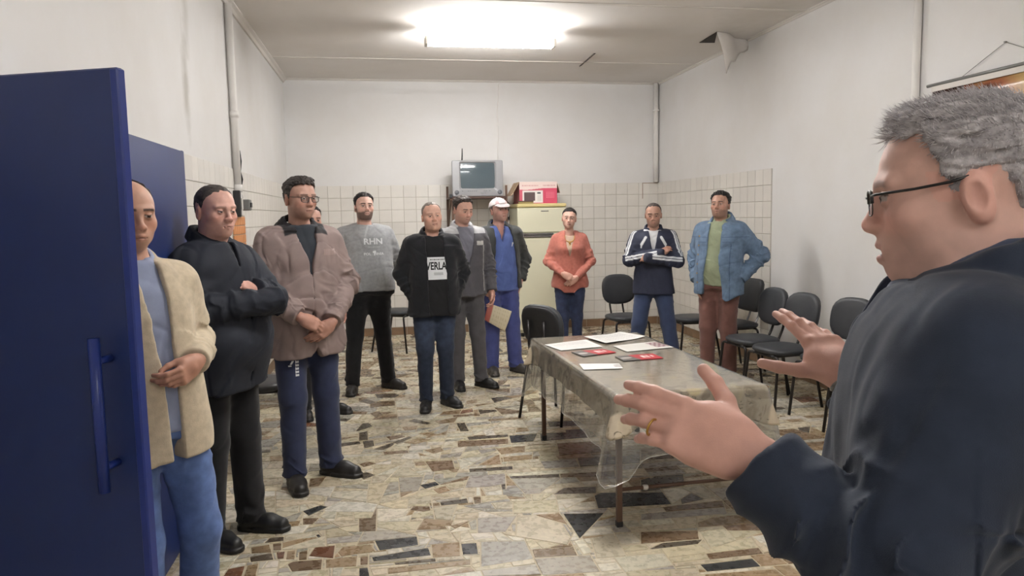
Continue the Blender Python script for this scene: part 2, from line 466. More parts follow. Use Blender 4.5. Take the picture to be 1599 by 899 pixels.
CREAM = (222, 218, 211)
def grout_bed(wall, lo, hi):
    mb = MB(); mb.box(lo, hi); mb.build('grout_bed', M_GROUT, wall)
BBH = .105
tile_wall(wall_back, (XL + .012, YB - .003, 0), (1, 0, 0), 0, 30, ZT, BBH, CREAM, seed=2)
grout_bed(wall_back, (XL, YB - .003, 0), (XR, YB + .01, ZT - .004))
tile_wall(wall_left, (XL + .003, YB - .012, 0), (0, -1, 0), math.pi / 2, 46, ZT, BBH, (224, 220, 213), seed=3, keep=lambda p: p[2] > .7 or p[1] > 7)
for r_ in range(12):
    zt = ZT - r_ * PIT; zb = max(zt - PIT, BBH); me_ = tile_mesh(.118, zt - zb - .0045, .007, lin(CREAM)); o = bpy.data.objects.new('tile', me_); link(o, wall_back); o.location = (XR - .064, YB - .003, (zt + zb) / 2)
grout_bed(wall_left, (XL - .01, YB - 46 * PIT - .015, 0), (XL + .003, YB, ZT - .004))
TY = 6.826; nr_ = int(round((YB - TY) / PIT))
tile_wall(wall_right, (XR - .003, YB - .012, 0), (0, -1, 0), -math.pi / 2, nr_, ZT, BBH, (219, 215, 208), seed=4)
grout_bed(wall_right, (XR - .003, YB - .012 - nr_ * PIT - .002, 0), (XR + .01, YB, ZT - .004))

# skirting of small brown tiles
M_SK = simple_mat('skirting_tile', (132, 106, 82), .45, noise=.25, nscale=9)
def skirting(name, a, b, nrm, upto=999):
    a = np.array(a, float); b = np.array(b, float); L = np.linalg.norm(b - a); u = (b - a) / L; nrm = np.array(nrm, float)
    R = np.stack([u, nrm, (0, 0, 1)], 1)
    mb = MB(); mb.obox((a + b) / 2 + nrm * .003 + (0, 0, BBH / 2), (L / 2, .003, BBH / 2 - .002), R)
    root = tag(mb.build(name, M_GROUT), kind='structure')
    n = int(L / .2)
    me = None
    for i in range(n):
        m2 = MB(); m2.obox((0, 0, 0), (L / n / 2 - .003, .004, BBH / 2 - .003), np.eye(3))
        if me is None: o = m2.build('tile', M_SK, root); me = o.data
        else: o = bpy.data.objects.new('tile', me); link(o, root)
        o.matrix_world = Matrix.Translation(a + u * L * (i + .5) / n + nrm * .006 + np.array((0, 0, BBH / 2))) @ Matrix([list(R[0]), list(R[1]), list(R[2])]).to_4x4()
skirting('baseboard_back', (XL + .01, YB, 0), (XR - .01, YB, 0), (0, -1, 0))
skirting('baseboard_right', (XR, YB - .02, 0), (XR, 3.2, 0), (-1, 0, 0))
skirting('baseboard_left', (XL, 3.9, 0), (XL, YB - .02, 0), (1, 0, 0))

# ceiling trim, seams and damage
M_TRIM = simple_mat('trim_paint', (214, 209, 203), .7, noise=.08, nscale=4)
M_DARK = simple_mat('dark_gap', (58, 52, 48), .9)
def trim(name, a, b, w=.05, h=.035):
    mb = MB(); a = np.array(a, float); b = np.array(b, float); u = (b - a) / np.linalg.norm(b - a); n = np.cross((0, 0, 1), u)
    prof = [(0, 0), (w, 0), (w, -h * .3), (w * .55, -h * .55), (w * .3, -h), (0, -h)]
    V = [a + n * x + np.array((0, 0, z)) for x, z in prof] + [b + n * x + np.array((0, 0, z)) for x, z in prof]
    k = len(prof); mb.add(V, [(i, (i + 1) % k, (i + 1) % k + k, i + k) for i in range(k)] + [tuple(range(k))[::-1], tuple(range(k, 2 * k))])
    return tag(mb.build(name, M_TRIM), kind='structure')
trim('trim_1', (XL, YB, ZC), (XL, YF, ZC), .06, .05)
trim('trim_2', (XR, YB, ZC), (XL, YB, ZC), .035, .02)
trim('trim_3', (XR, YF, ZC), (XR, YB, ZC), .035, .025)
mb = MB()
for Y in (8.55, 6.2, 3.9, 1.6):
    mb.box((XL, Y - .02, ZC - .004), (XR, Y + .02, ZC + .001))
mb.build('seam_strip', M_TRIM, ceiling)
a, b = atZ(906, 103, ZC), atZ(929, 83, ZC)
mb = MB(); u = (b - a) / np.linalg.norm(b - a); n = np.array((-u[1], u[0], 0))
mb.add([a - n * .012, a + n * .012, b + n * .014, b - n * .014, a - n * .012 - (0, 0, .012), a + n * .004 - (0, 0, .003), b + n * .004 - (0, 0, .003), b - n * .014 - (0, 0, .02)], [(0, 1, 2, 3), (4, 7, 6, 5), (0, 4, 5, 1), (3, 2, 6, 7), (0, 3, 7, 4), (1, 5, 6, 2)])
mb.build('crack', M_DARK, ceiling)
# the board has come loose near the side wall: dark gap and a sagging flap
h0, h1, h2 = atZ(1092, 66, ZC - .002), atZ(1120, 49, ZC - .002), atZ(1116, 66, ZC - .002)
mb = MB(); mb.add([h0, h1, h2, h0 + (0, 0, -.006), h1 + (0, 0, -.006), h2 + (0, 0, -.006)], [(0, 1, 2), (3, 5, 4), (0, 3, 4, 1), (1, 4, 5, 2), (2, 5, 3, 0)]); mb.build('gap', M_DARK, ceiling)
rows = []
NF = 12
for i in range(NF + 1):
    s_ = i / NF
    top = atZ(1120 + 46 * s_, 50 + 12 * s_, ZC - .004)
    row = []
    for j in range(8):
        t_ = j / 7
        low = atX(1113 + 50 * s_, 108 - 38 * s_, XR - .06) if False else None
        d_ = (.36 * (1 - s_) ** 1.2 + .05) * t_
        q = top + np.array((.10 * t_ + .02 * math.sin(5 * s_ + 3 * t_), -.03 * math.sin(7 * s_), 0)) + np.array((0, 0, -d_ * (.9 + .08 * math.sin(17 * s_ + 2))))
        q[0] = min(q[0], XR - .02); row.append(q)
    rows.append(row)
V = [q for r in rows for q in r]; V += [q + np.array((-.006, .004, .003)) for q in V]
k = 8; nV = (NF + 1) * k; Fc = []
for i in range(NF):
    for j in range(k - 1):
        a_, b_, c_, d_ = i * k + j, i * k + j + 1, (i + 1) * k + j + 1, (i + 1) * k + j
        Fc += [(a_, b_, c_, d_), (nV + d_, nV + c_, nV + b_, nV + a_)]
for i in range(NF): Fc += [((i + 1) * k, i * k, nV + i * k, nV + (i + 1) * k)[::-1], (i * k + k - 1, (i + 1) * k + k - 1, nV + (i + 1) * k + k - 1, nV + i * k + k - 1)[::-1]]
for j in range(k - 1): Fc += [(j, j + 1, nV + j + 1, nV + j)[::-1], (NF * k + j + 1, NF * k + j, nV + NF * k + j, nV + NF * k + j + 1)[::-1]]
o = mesh_np('loose_flap', V, Fc, M_CEIL, ceiling, True); o['label'] = 'sagging torn strip of ceiling lining'

# ------------------------------------------------------------------ floor of broken marble pieces
M_BED = simple_mat('floor_joint', (184, 171, 145), .6, noise=.2, nscale=20)
floor = slab('floor', (XL, YF, -.06), (XR, YB, -.0025), M_BED)
def stone_mat():
    m, nt, b = newmat('polished_stone')
    at = N(nt, 'ShaderNodeAttribute', attribute_name='Col')
    tc = N(nt, 'ShaderNodeTexCoord')
    wob = nt.nodes.new('ShaderNodeVectorMath'); wob.operation = 'MULTIPLY_ADD'
    nt.links.new(at.outputs['Color'], wob.inputs[0]); wob.inputs[1].default_value = (37, 91, 53); nt.links.new(tc.outputs['Object'], wob.inputs[2])
    n1 = N(nt, 'ShaderNodeTexNoise', Scale=9.0, Detail=8.0, Roughness=.65, Distortion=1.6); nt.links.new(wob.outputs[0], n1.inputs['Vector'])
    vein = N(nt, 'ShaderNodeMapRange', i_1=.44, i_2=.5, i_3=1.0, i_4=0.0); nt.links.new(n1.outputs['Fac'], vein.inputs[0])
    v2 = N(nt, 'ShaderNodeMapRange', i_1=.5, i_2=.54, i_3=0.0, i_4=1.0); nt.links.new(n1.outputs['Fac'], v2.inputs[0])
    mx = nt.nodes.new('ShaderNodeMath'); mx.operation = 'MAXIMUM'; nt.links.new(vein.outputs[0], mx.inputs[0]); nt.links.new(v2.outputs[0], mx.inputs[1])
    n2 = N(nt, 'ShaderNodeTexNoise', Scale=28.0, Detail=6.0); nt.links.new(wob.outputs[0], n2.inputs['Vector'])
    mr = N(nt, 'ShaderNodeMapRange', i_1=.3, i_2=.7, i_3=.91, i_4=1.07); nt.links.new(n2.outputs['Fac'], mr.inputs[0])
    v3 = N(nt, 'ShaderNodeMapRange', i_1=0.0, i_2=1.0, i_3=.84, i_4=1.0); nt.links.new(mx.outputs[0], v3.inputs[0])
    mu = nt.nodes.new('ShaderNodeMath'); mu.operation = 'MULTIPLY'; nt.links.new(mr.outputs[0], mu.inputs[0]); nt.links.new(v3.outputs[0], mu.inputs[1])
    s_ = nt.nodes.new('ShaderNodeVectorMath'); s_.operation = 'SCALE'; nt.links.new(at.outputs['Color'], s_.inputs[0]); nt.links.new(mu.outputs[0], s_.inputs['Scale'])
    nt.links.new(s_.outputs[0], b.inputs['Base Color']); b.inputs['Specular IOR Level'].default_value = .45
    mr3 = N(nt, 'ShaderNodeMapRange', i_1=.3, i_2=.7, i_3=.20, i_4=.38); nt.links.new(n2.outputs['Fac'], mr3.inputs[0]); nt.links.new(mr3.outputs[0], b.inputs['Roughness'])
    return m
M_STONE = stone_mat()
STONE = {'K': (52, 52, 52), 'D': (84, 74, 62), 'B': (116, 96, 74), 'T': (148, 126, 97), 'G': (160, 154, 143), 'C': (192, 181, 156), 'W': (203, 196, 179), 'R': (112, 76, 54)}
# pieces read off the photograph: kind, corner points on the floor (pixels, cast to z = 0)
def crop(ox, oy, k, L): return [(kd, [(ox + x / k, oy + y / k) for x, y in pts]) for kd, pts in L]
KNOWN = crop(560, 560, 2.652, [
 ('K', [(845,640),(1018,637),(915,745)]), ('T', [(728,645),(835,640),(868,685)]), ('B', [(717,788),(890,775),(908,812),(728,822)]),
 ('K', [(65,752),(243,735),(250,770),(85,793)]), ('K', [(52,820),(290,780),(302,812),(60,838)]), ('D', [(145,842),(320,823),(322,838),(150,852)]),
 ('K', [(422,765),(490,760),(497,806),(430,810)]), ('T', [(300,768),(420,755),(423,815),(305,822)]), ('B', [(0,660),(75,657),(73,712),(0,714)]),
 ('T', [(250,690),(270,660),(395,668),(385,690)]), ('T', [(378,690),(470,668),(400,703)]), ('K', [(252,522),(320,507),(336,520),(275,538)]),
 ('D', [(335,593),(450,577),(456,595),(340,607)]), ('T', [(308,540),(360,525),(382,545),(330,558)]), ('D', [(455,455),(640,443),(640,457),(458,468)]),
 ('B', [(275,425),(390,420),(400,455),(305,466)]), ('D', [(448,322),(620,312),(622,322),(455,335)]), ('K', [(622,318),(740,310),(725,340),(630,347)]),
 ('K', [(748,308),(970,300),(990,322),(755,340)]), ('B', [(408,340),(620,330),(622,350),(410,365)]), ('T', [(567,370),(690,360),(690,385),(590,395)]),
 ('T', [(597,405),(720,395),(718,415),(600,425)]), ('D', [(403,266),(440,264),(458,298),(420,300)]), ('B', [(388,232),(500,225),(505,235),(392,241)]),
 ('T', [(535,250),(690,240),(690,246),(537,258)]), ('K', [(780,260),(905,255),(945,275),(790,280)]), ('K', [(855,293),(955,288),(965,305),(860,310)]),
 ('B', [(820,350),(1000,340),(1010,385),(830,400)]), ('D', [(905,410),(1167,400),(1167,430),(915,445)]), ('B', [(832,475),(1060,463),(1065,485),(835,490)]),
 ('D', [(803,560),(850,532),(985,527),(985,555)]), ('K', [(975,565),(1000,553),(1260,551),(1297,600),(990,618)]), ('D', [(0,305),(37,298),(40,335),(0,338)]),
 ('D', [(15,340),(62,336),(67,360),(22,370)]), ('B', [(112,322),(180,312),(195,322),(130,336)]), ('D', [(140,345),(210,320),(222,325),(160,352)]),
 ('T', [(185,347),(250,326),(300,335),(235,352)]), ('T', [(270,378),(340,363),(355,380),(310,392)]), ('T', [(247,308),(300,303),(327,312),(300,322)]),
 ('B', [(100,385),(205,378),(208,388),(105,396)]), ('B', [(0,435),(40,425),(75,432),(20,448)]), ('D', [(0,478),(30,467),(70,480),(20,500)]),
 ('D', [(205,258),(230,248),(300,265),(285,272)]), ('D', [(65,145),(150,143),(170,150),(150,160),(75,162)]), ('D', [(0,175),(30,165),(72,178),(50,188)]),
 ('B', [(45,225),(85,215),(105,232),(70,242)]), ('B', [(212,625),(225,608),(295,610),(300,625),(270,632)]), ('D', [(588,520),(610,516),(611,538),(592,541)]),
 ('B', [(472,570),(507,567),(510,595),(478,600)]), ('G', [(490,658),(655,650),(610,715),(492,720)]), ('C', [(655,655),(725,645),(840,680),(880,740),(865,770),(650,735)]),
 ('G', [(505,755),(690,752),(725,825),(505,860)]), ('G', [(725,825),(960,810),(1003,880),(760,895)]), ('C', [(960,740),(1060,725),(1110,815),(985,825)]),
 ('W', [(405,410),(480,430),(425,460)]), ('W', [(570,280),(600,255),(680,252),(700,285)]), ('G', [(170,552),(165,490),(270,487),(250,545)]),
 ('K', [(0,865),(40,862),(48,899),(0,899)]), ('T', [(120,865),(465,830),(465,850),(120,890)]), ('T', [(0,772),(60,768),(60,800),(0,806)]),
 ('B', [(5,820),(42,816),(40,850),(5,852)]), ('C', [(640,590),(820,585),(830,632),(640,640)]), ('W', [(890,752),(930,745),(970,800),(930,810)])]) + crop(180, 560, 2.652, [
 ('B', [(805,495),(875,487),(845,527),(800,530)]), ('K', [(775,630),(850,605),(880,612),(800,650)]), ('K', [(828,728),(845,724),(855,735),(838,740)]),
 ('R', [(800,815),(825,780),(912,772),(905,825)]), ('T', [(920,800),(940,778),(1060,768),(1080,795),(935,818)]), ('T', [(870,830),(1005,815),(1000,858),(870,865)]),
 ('B', [(712,850),(735,838),(860,828),(855,870),(730,880)]), ('B', [(560,780),(640,768),(650,800),(562,805)]), ('D', [(555,820),(650,802),(657,830),(560,840)]),
 ('R', [(445,899),(465,870),(540,855),(525,899)]), ('T', [(530,899),(545,855),(595,845),(585,899)]), ('D', [(640,740),(700,735),(700,752),(615,762)]),
 ('T', [(645,685),(770,668),(760,690),(650,702)]), ('B', [(775,660),(845,658),(820,683),(775,685)]), ('B', [(650,765),(690,760),(690,790),(652,792)]),
 ('R', [(665,800),(705,795),(700,825),(670,828)]), ('T', [(710,795),(750,790),(745,830),(705,830)]), ('B', [(760,800),(800,790),(795,830),(758,833)]),
 ('D', [(575,385),(645,375),(645,385),(578,392)]), ('D', [(912,350),(1010,340),(1020,350),(920,365)])]) + crop(1000, 560, 2.651, [
 ('K', [(245,850),(465,825),(500,858),(275,880)]), ('D', [(0,500),(40,490),(85,540),(0,550)]), ('D', [(30,500),(55,487),(180,485),(185,525),(60,540)]),
 ('D', [(165,580),(210,553),(265,580),(170,600)]), ('B', [(0,715),(240,710),(245,745),(0,765)]), ('D', [(35,785),(90,760),(260,745),(240,765),(50,787)]),
 ('B', [(270,805),(490,780),(510,805),(285,830)]), ('C', [(245,715),(350,700),(400,750),(290,785)]), ('B', [(500,245),(575,240),(570,262),(510,260)]),
 ('D', [(650,285),(705,280),(700,308),(655,295)]), ('B', [(460,340),(500,330),(540,343),(500,348)]), ('B', [(545,325),(580,322),(585,335),(550,335)]),
 ('T', [(265,890),(560,868),(600,899),(265,899)]), ('C', [(120,870),(235,865),(250,899),(130,899)]), ('G', [(0,640),(350,612),(360,640),(0,668)])])

def area(p): return .5 * sum(p[i][0] * p[(i+1) % len(p)][1] - p[(i+1) % len(p)][0] * p[i][1] for i in range(len(p)))
def clip(poly, a, b, keep_left=True):
    """keep the part of a convex polygon left of the line a-b"""
    out = []; n = len(poly); sg = 1 if keep_left else -1
    f = lambda p: sg * ((b[0]-a[0]) * (p[1]-a[1]) - (b[1]-a[1]) * (p[0]-a[0]))
    for i in range(n):
        p, q = poly[i], poly[(i+1) % n]; fp, fq = f(p), f(q)
        if fp >= 0: out.append(p)
        if (fp >= 0) != (fq >= 0):
            t = fp / (fp - fq); out.append((p[0] + t * (q[0]-p[0]), p[1] + t * (q[1]-p[1])))
    return out
def inset(poly, d):
    n = len(poly); out = poly
    for i in range(n):
        a, b = poly[i], poly[(i+1) % n]; L = math.hypot(b[0]-a[0], b[1]-a[1])
        if L < 1e-6: continue
        nx, ny = -(b[1]-a[1]) / L * d, (b[0]-a[0]) / L * d
        out = clip(out, (a[0]+nx, a[1]+ny), (b[0]+nx, b[1]+ny))
        if len(out) < 3: return []
    return out
rnd = random.Random(7)
def split(poly, out):
    A = abs(area(poly)); cx = sum(p[0] for p in poly) / len(poly); cy = sum(p[1] for p in poly) / len(poly)
    strip = cx > .85 and cy < 5.4
    tgt = rnd.lognormvariate(math.log(.021 if not strip else .034), .75)
    if cy < 2.9: tgt = max(tgt, .03)
    if A < tgt or A < .004: out.append(poly); return
    xs = [p[0] for p in poly]; ys = [p[1] for p in poly]; w, h = max(xs) - min(xs), max(ys) - min(ys)
    asp = 2.6 if strip else 1.35
    if rnd.random() < (.1 if strip else .26): ang = rnd.uniform(0, math.pi)
    else: ang = (math.pi / 2 if w > h * asp else 0.0) + rnd.gauss(0, .05 if strip else .16)
    ox, oy = rnd.uniform(-.18, .18) * w, rnd.uniform(-.18, .18) * h
    a = (cx + ox, cy + oy); b = (a[0] + math.cos(ang), a[1] + math.sin(ang))
    p1, p2 = clip(poly, a, b), clip(poly, a, b, False)
    if len(p1) < 3 or len(p2) < 3 or min(abs(area(p1)), abs(area(p2))) < .0015: out.append(poly); return
    split(p1, out); split(p2, out)
cells = []
split([(XL, -.3), (XR, -.3), (XR, YB), (XL, YB)], cells)
known = []
for kd, pts in KNOWN:
    p = [tuple(atZ(x, y)[:2]) for x, y in pts]
    if area(p) < 0: p = p[::-1]
    p = [(min(max(x, XL), XR), y) for x, y in p]
    known.append((kd, p))
def minus(c, K):
    """convex pieces of c outside convex K"""
    out = []; rest = c; n = len(K)
    bx = lambda P: (min(p[0] for p in P), max(p[0] for p in P), min(p[1] for p in P), max(p[1] for p in P))
    a, b = bx(c), bx(K)
    if a[0] > b[1] or a[1] < b[0] or a[2] > b[3] or a[3] < b[2]: return [c]
    for i in range(n):
        o = clip(rest, K[i], K[(i+1) % n], False)
        if len(o) >= 3 and abs(area(o)) > 1e-6: out.append(o)
        rest = clip(rest, K[i], K[(i+1) % n])
        if len(rest) < 3 or abs(area(rest)) < 1e-6: return out if len(out) != 1 or abs(area(out[0])) < abs(area(c)) - 1e-9 else [c]
    return out
for kd, K in known:
    nc = []
    for c in cells: nc += minus(c, K)
    cells = nc
KINDS_W = [('C', 44), ('W', 16), ('G', 12), ('T', 15), ('B', 8), ('D', 4), ('R', 1), ('K', 1)]
KINDS_P = [('C', 52), ('W', 26), ('G', 15), ('T', 6), ('B', 2), ('D', 1)]
def pick(c):
    cx, cy = np.mean(c, 0); KW = KINDS_P if 2.7 < cy < 5.7 and cx < 1.6 else KINDS_W
    r = rnd.uniform(0, sum(w for _, w in KW))
    for kd, w in KW:
        r -= w
        if r <= 0: return kd
    return 'C'
stones = [(kd, p) for kd, p in known] + [(pick(c), c) for c in cells if abs(area(c)) > .0004]
def stone_geo(kd, poly):
    top = inset(poly, .0035); 
    if len(top) < 3 or abs(area(top)) < 1.5e-4: return None
    t2 = inset(top, .0018)
    if len(t2) < 3 or len(t2) != len(top): t2 = [tuple(np.array(p) * .97 + np.mean(top, 0) * .03) for p in top]
    z = rnd.uniform(-.0006, .0006); k = len(top)
    V = [(x, y, -.006) for x, y in top] + [(x, y, z - .0012) for x, y in top] + [(x, y, z) for x, y in t2]
    F = [(i, (i+1) % k, (i+1) % k + k, i + k) for i in range(k)] + [(i + k, (i+1) % k + k, (i+1) % k + 2*k, i + 2*k) for i in range(k)] + [tuple(range(2*k, 3*k))]
    c = lin(STONE[kd]) * rnd.uniform(.86, 1.12) * np.array((rnd.uniform(.97, 1.03), 1, rnd.uniform(.94, 1.05)))
    return V, F, c
geo = []
for kd, p in stones:
    g = stone_geo(kd, p)
    if g is None: continue
    cpt = np.array([np.mean([v[0] for v in g[0]]), np.mean([v[1] for v in g[0]]), 0.0])
    ar = 0.0
    if cpt[1] > .8:
        q = topix(np.array([(x, y, 0.0) for x, y in p])); c0 = q.mean(0)
        hid = c0[0] > 1215 and c0[1] > 640 or c0[0] < 235 or (c0[0] > 1120 and c0[1] > 790 and c0[0] > 1120 + (c0[1] - 790))
        if 0 < c0[0] < 1599 and 0 < c0[1] < 925 and not hid: ar = abs(area([tuple(v) for v in q]))
    geo.append((ar, g))
geo.sort(key=lambda s: -s[0])
rv, rf, rc = [], [], []
for i, (ar, (V, F, c)) in enumerate(geo):
    if i < 300: mesh_np('stone', V, F, M_STONE, floor, False, np.tile(c, (len(V), 1)))
    else:
        o0 = len(rv); rv += V; rf += [tuple(j + o0 for j in f) for f in F]; rc += [c] * len(V)
tag(mesh_np('stone_paving', rv, rf, M_STONE, floor, False, np.array(rc)), kind='stuff')
# ------------------------------------------------------------------ fluorescent lamps
M_TUBE, nt_, b_ = newmat('tube_glow')
b_.inputs['Base Color'].default_value = (.9, .9, .9, 1); b_.inputs['Emission Color'].default_value = (1.0, .985, .97, 1); b_.inputs['Emission Strength'].default_value = TUBE_POWER
M_LAMP = simple_mat('lamp_enamel', (232, 230, 226), .4, noise=.03)
M_ENDCAP = simple_mat('lamp_end_cap', (205, 200, 190), .5)
c0 = atZ(766, 56, ZC - .06)
def make_lamp(label, loc):
    r = thing('ceiling_lamp', label, 'lamp', loc, 0, 'fluorescent ceiling lamps')
    mb = MB(); mb.box((-.62, -.022, -.045), (.62, .022, .055), .006); mb.build('housing', M_LAMP, r)
    for y in (-.05, .05):
        mb = MB(); mb.tube([(-.59, y, -.085), (.59, y, -.085)], .014, 12); mb.build('tube', M_TUBE, r, True)
    for x in (-.61, .61):
        mb = MB(); mb.box((x - .015, -.07, -.105), (x + .015, .07, -.03), .006); mb.build('socket', M_ENDCAP, r)
    return r
lamp1 = make_lamp('glowing twin-tube fluorescent lamp on the ceiling before the back wall', (c0[0], c0[1], ZC - .057))
lamp2 = copy_tree(lamp1); lamp2.location = (1.15, 3.3, ZC - .057); lamp2['label'] = 'twin-tube fluorescent lamp on the ceiling above the near end of the table'
M_TUBE2, nt_, b_ = newmat('fill_tube_glow')
b_.inputs['Base Color'].default_value = (.9, .9, .9, 1); b_.inputs['Emission Color'].default_value = (1.0, .985, .97, 1); b_.inputs['Emission Strength'].default_value = TUBE_POWER * .35
fill_lamp = copy_tree(lamp1); fill_lamp.location = (1.15, -1.3, ZC - .057); fill_lamp['label'] = 'twin-tube fluorescent lamp on the ceiling of the near half, its old tubes glowing weakly'  # unseen lamp added as weak fill for the near half
for c_ in fill_lamp.children:
    if c_.name.startswith('tube'): c_.data = c_.data.copy(); c_.data.materials[0] = M_TUBE2
# ------------------------------------------------------------------ furniture
M_BLUE = simple_mat('blue_paint', (28, 46, 98), .42, noise=.10, nscale=5, bump=.08, bscale=120)
M_BLUE2 = simple_mat('blue_gloss_paint', (32, 52, 126), .3, noise=.06, nscale=8)
M_VINYL = simple_mat('black_vinyl', (48, 50, 54), .5, noise=.12, nscale=30, bump=.25, bscale=180)
M_PLAST = simple_mat('black_plastic', (34, 34, 36), .45, noise=.08)
M_STEELK = simple_mat('black_tube', (38, 34, 34), .35, metal=.3, noise=.1)
M_CHROME = simple_mat('chromed_tube', (170, 170, 172), .25, metal=.9, noise=.05)
M_BROWNST = simple_mat('brown_enamel', (92, 66, 50), .45, noise=.15, nscale=12)
M_WOOD = simple_mat('dark_wood', (72, 48, 38), .55, noise=.25, nscale=9, bump=.15)
M_GREYMET = simple_mat('grey_metal', (126, 126, 124), .5, metal=.4, noise=.1)
M_PIPE = simple_mat('painted_pipe', (226, 223, 219), .6, noise=.08, nscale=8)

def superpad(w, h, t, n=3.2, seg=28, crown=.25, dish=0.0):
    """upholstered pad in x-z, thickness along y (front at -y)"""
    prof = [(.02, -t/2 * (1 + crown)), (.45, -t/2 * (1 + crown * .8)), (.8, -t/2 * (1 + crown * .3)), (.93, -t/2 * .85), (.99, -t/2 * .45), (1, 0), (.985, t/2 * .5), (.94, t/2 * .85), (.85, t/2), (.02, t/2)]
    V = []; 
    for k, y in prof:
        for i in range(seg):
            a = 2 * math.pi * i / seg; c, s = math.cos(a), math.sin(a)
            r = (abs(c) ** n + abs(s) ** n) ** (-1 / n)
            x, z = w/2 * k * r * c, h/2 * k * r * s
            V.append((x, y - dish * (x / (w/2)) ** 2, z))
    m = len(prof)
    F = [(j*seg+i, j*seg+(i+1) % seg, (j+1)*seg+(i+1) % seg, (j+1)*seg+i) for j in range(m-1) for i in range(seg)]
    F = [f[::-1] for f in F] + [tuple(range(seg)), tuple((m-1)*seg+i for i in range(seg))[::-1]]
    return [tuple(v) for v in V], F
def arcpts(pts, r=.05, n=4):
    """round the inner corners of a polyline"""
    P = [np.array(p, float) for p in pts]; out = [P[0]]
    for i in range(1, len(P) - 1):
        a, b, c = P[i-1], P[i], P[i+1]; u = (a - b) / np.linalg.norm(a - b); v = (c - b) / np.linalg.norm(c - b)
        rr = min(r, np.linalg.norm(a - b) * .45, np.linalg.norm(c - b) * .45)
        for k in range(n + 1):
            t = k / n; out.append((1-t)**2 * (b + u*rr) + 2*t*(1-t) * b + t*t * (b + v*rr))
    return out + [P[-1]]
def make_chair(label, square=False, chrome=False):
    r = thing('office_chair', label, 'chair', group='black office chairs')
    V, F = superpad(.42, .40, .05, 4.5 if square else 3.0)
    mb = MB(); mb.add([(x, z, .455 - y) for x, y, z in V], [f for f in F]); o = mb.build('seat', M_VINYL, r, True)
    V, F = superpad(.39, .33, .05, 6.5 if square else 2.9, dish=.03)
    R = rotm(-9, 0, 0)
    mb = MB(); mb.add([tuple(R @ np.array(v) + np.array((0, .215, .735))) for v in V], F); o = mb.build('backrest', M_VINYL, r, True)
    V, F = superpad(.36, .30, .02, 6 if square else 2.9, crown=.1, dish=.03)
    mb = MB(); mb.add([tuple(R @ np.array(v) + np.array((0, .243, .735))) for v in V], F); mb.build('back_shell', M_PLAST, r, True)
    fr = M_CHROME if chrome else M_STEELK
    for s in (1, -1):
        mb = MB(); mb.tube(arcpts([(s*.12, -.17, .42), (s*.185, -.175, .42), (s*.205, -.215, 0)]), .0115, 8); mb.build('leg', M_STEELK, r, True)
        mb = MB(); mb.tube(arcpts([(s*.12, .15, .42), (s*.185, .155, .42), (s*.205, .235, 0)]), .0115, 8); mb.build('leg', M_STEELK, r, True)
        mb = MB(); mb.tube(arcpts([(s*.075, -.05, .42), (s*.075, .19, .42), (s*.075, .255, .56), (s*.075, .268, .78)]), .011, 8); mb.build('back_support', fr, r, True)
    mb = MB()
    for s in (1, -1): mb.tube([(s*.12, -.18, .42), (s*.12, .17, .42)], .011, 8)
    for y in (-.17, .155): mb.tube([(-.13, y, .42), (.13, y, .42)], .011, 8)
    mb.build('seat_frame', M_STEELK, r, True)
    return r
ch0 = make_chair('black office chair with rounded back, turned to the far end of the table', False)
ch1 = make_chair('black office chair with square back and chromed back tubes, behind the denim jacket', True, True)
def put(o, x, y, rz, label=None):
    o.location = (x, y, 0); o.rotation_euler = (0, 0, math.radians(rz))
    if label: o['label'] = label
put(ch0, 1.30, 5.48, 128)
put(ch1, 3.37, 6.74, -84)
for x, y, rz, lb in [
    (3.12, 5.87, -86, 'rounded black office chair just behind the raised fingertips of the speaker'),
    (3.13, 5.41, -82, 'black office chair whose back shows right above the raised palm of the speaker'),
    (3.28, 4.95, -76, 'black office chair beside the raised wrist of the speaker, its two back tubes showing'),
    (3.28, 4.50, -74, 'black office chair half hidden by the chin and collar of the speaker'),
    (3.16, 7.22, -92, 'black office chair whose seat edge shows just behind the brown trousers'),
    (2.53, 7.52, 6, 'black office chair standing behind the man in the navy tracksuit'),
    (0.12, 8.72, 62, 'black office chair seen between the grey sweatshirt and the man with the white shirt print'),
    (-.74, 7.25, 98, 'black office chair by the tiled wall behind the man in glasses and taupe jacket'),
    (-.90, 5.15, 92, 'black office chair by the tiled wall, its legs between the two men in dark trousers')]:
    put(copy_tree(ch0), x, y, rz, lb)

# ---- table with printed cloth and clear plastic over it
TC = np.array((1.432, 4.19)); TRZ = math.radians(2.2); THX, THY, THZ = .395, .86, .70
tb = thing('dining_table', 'long table on thin brown steel legs under the printed cloth', 'table', (TC[0], TC[1], 0), TRZ)
mb = MB(); mb.box((-THX, -THY, THZ - .03), (THX, THY, THZ - .004), .004); mb.build('tabletop', M_WOOD, tb)
for sx in (1, -1):
    for sy in (1, -1):
        mb = MB(); mb.box((sx*(THX-.05)-.014, sy*(THY-.11)-.014, 0.012), (sx*(THX-.05)+.014, sy*(THY-.11)+.014, THZ - .03), .003); lg = mb.build('leg', M_BROWNST, tb)
        mb = MB(); mb.box((sx*(THX-.05)-.016, sy*(THY-.11)-.016, 0), (sx*(THX-.05)+.016, sy*(THY-.11)+.016, .03), .003); mb.build('foot_cap', M_PLAST, lg)
for s in (1, -1):
    mb = MB(); mb.box((-THX+.05, s*(THY-.11)-.011, THZ-.085), (THX-.05, s*(THY-.11)+.011, THZ-.035), .002); mb.build('apron', M_BROWNST, tb)
    mb = MB(); mb.box((s*(THX-.05)-.011, -THY+.11, THZ-.085), (s*(THX-.05)+.011, THY-.11, THZ-.035), .002); mb.build('apron', M_BROWNST, tb)
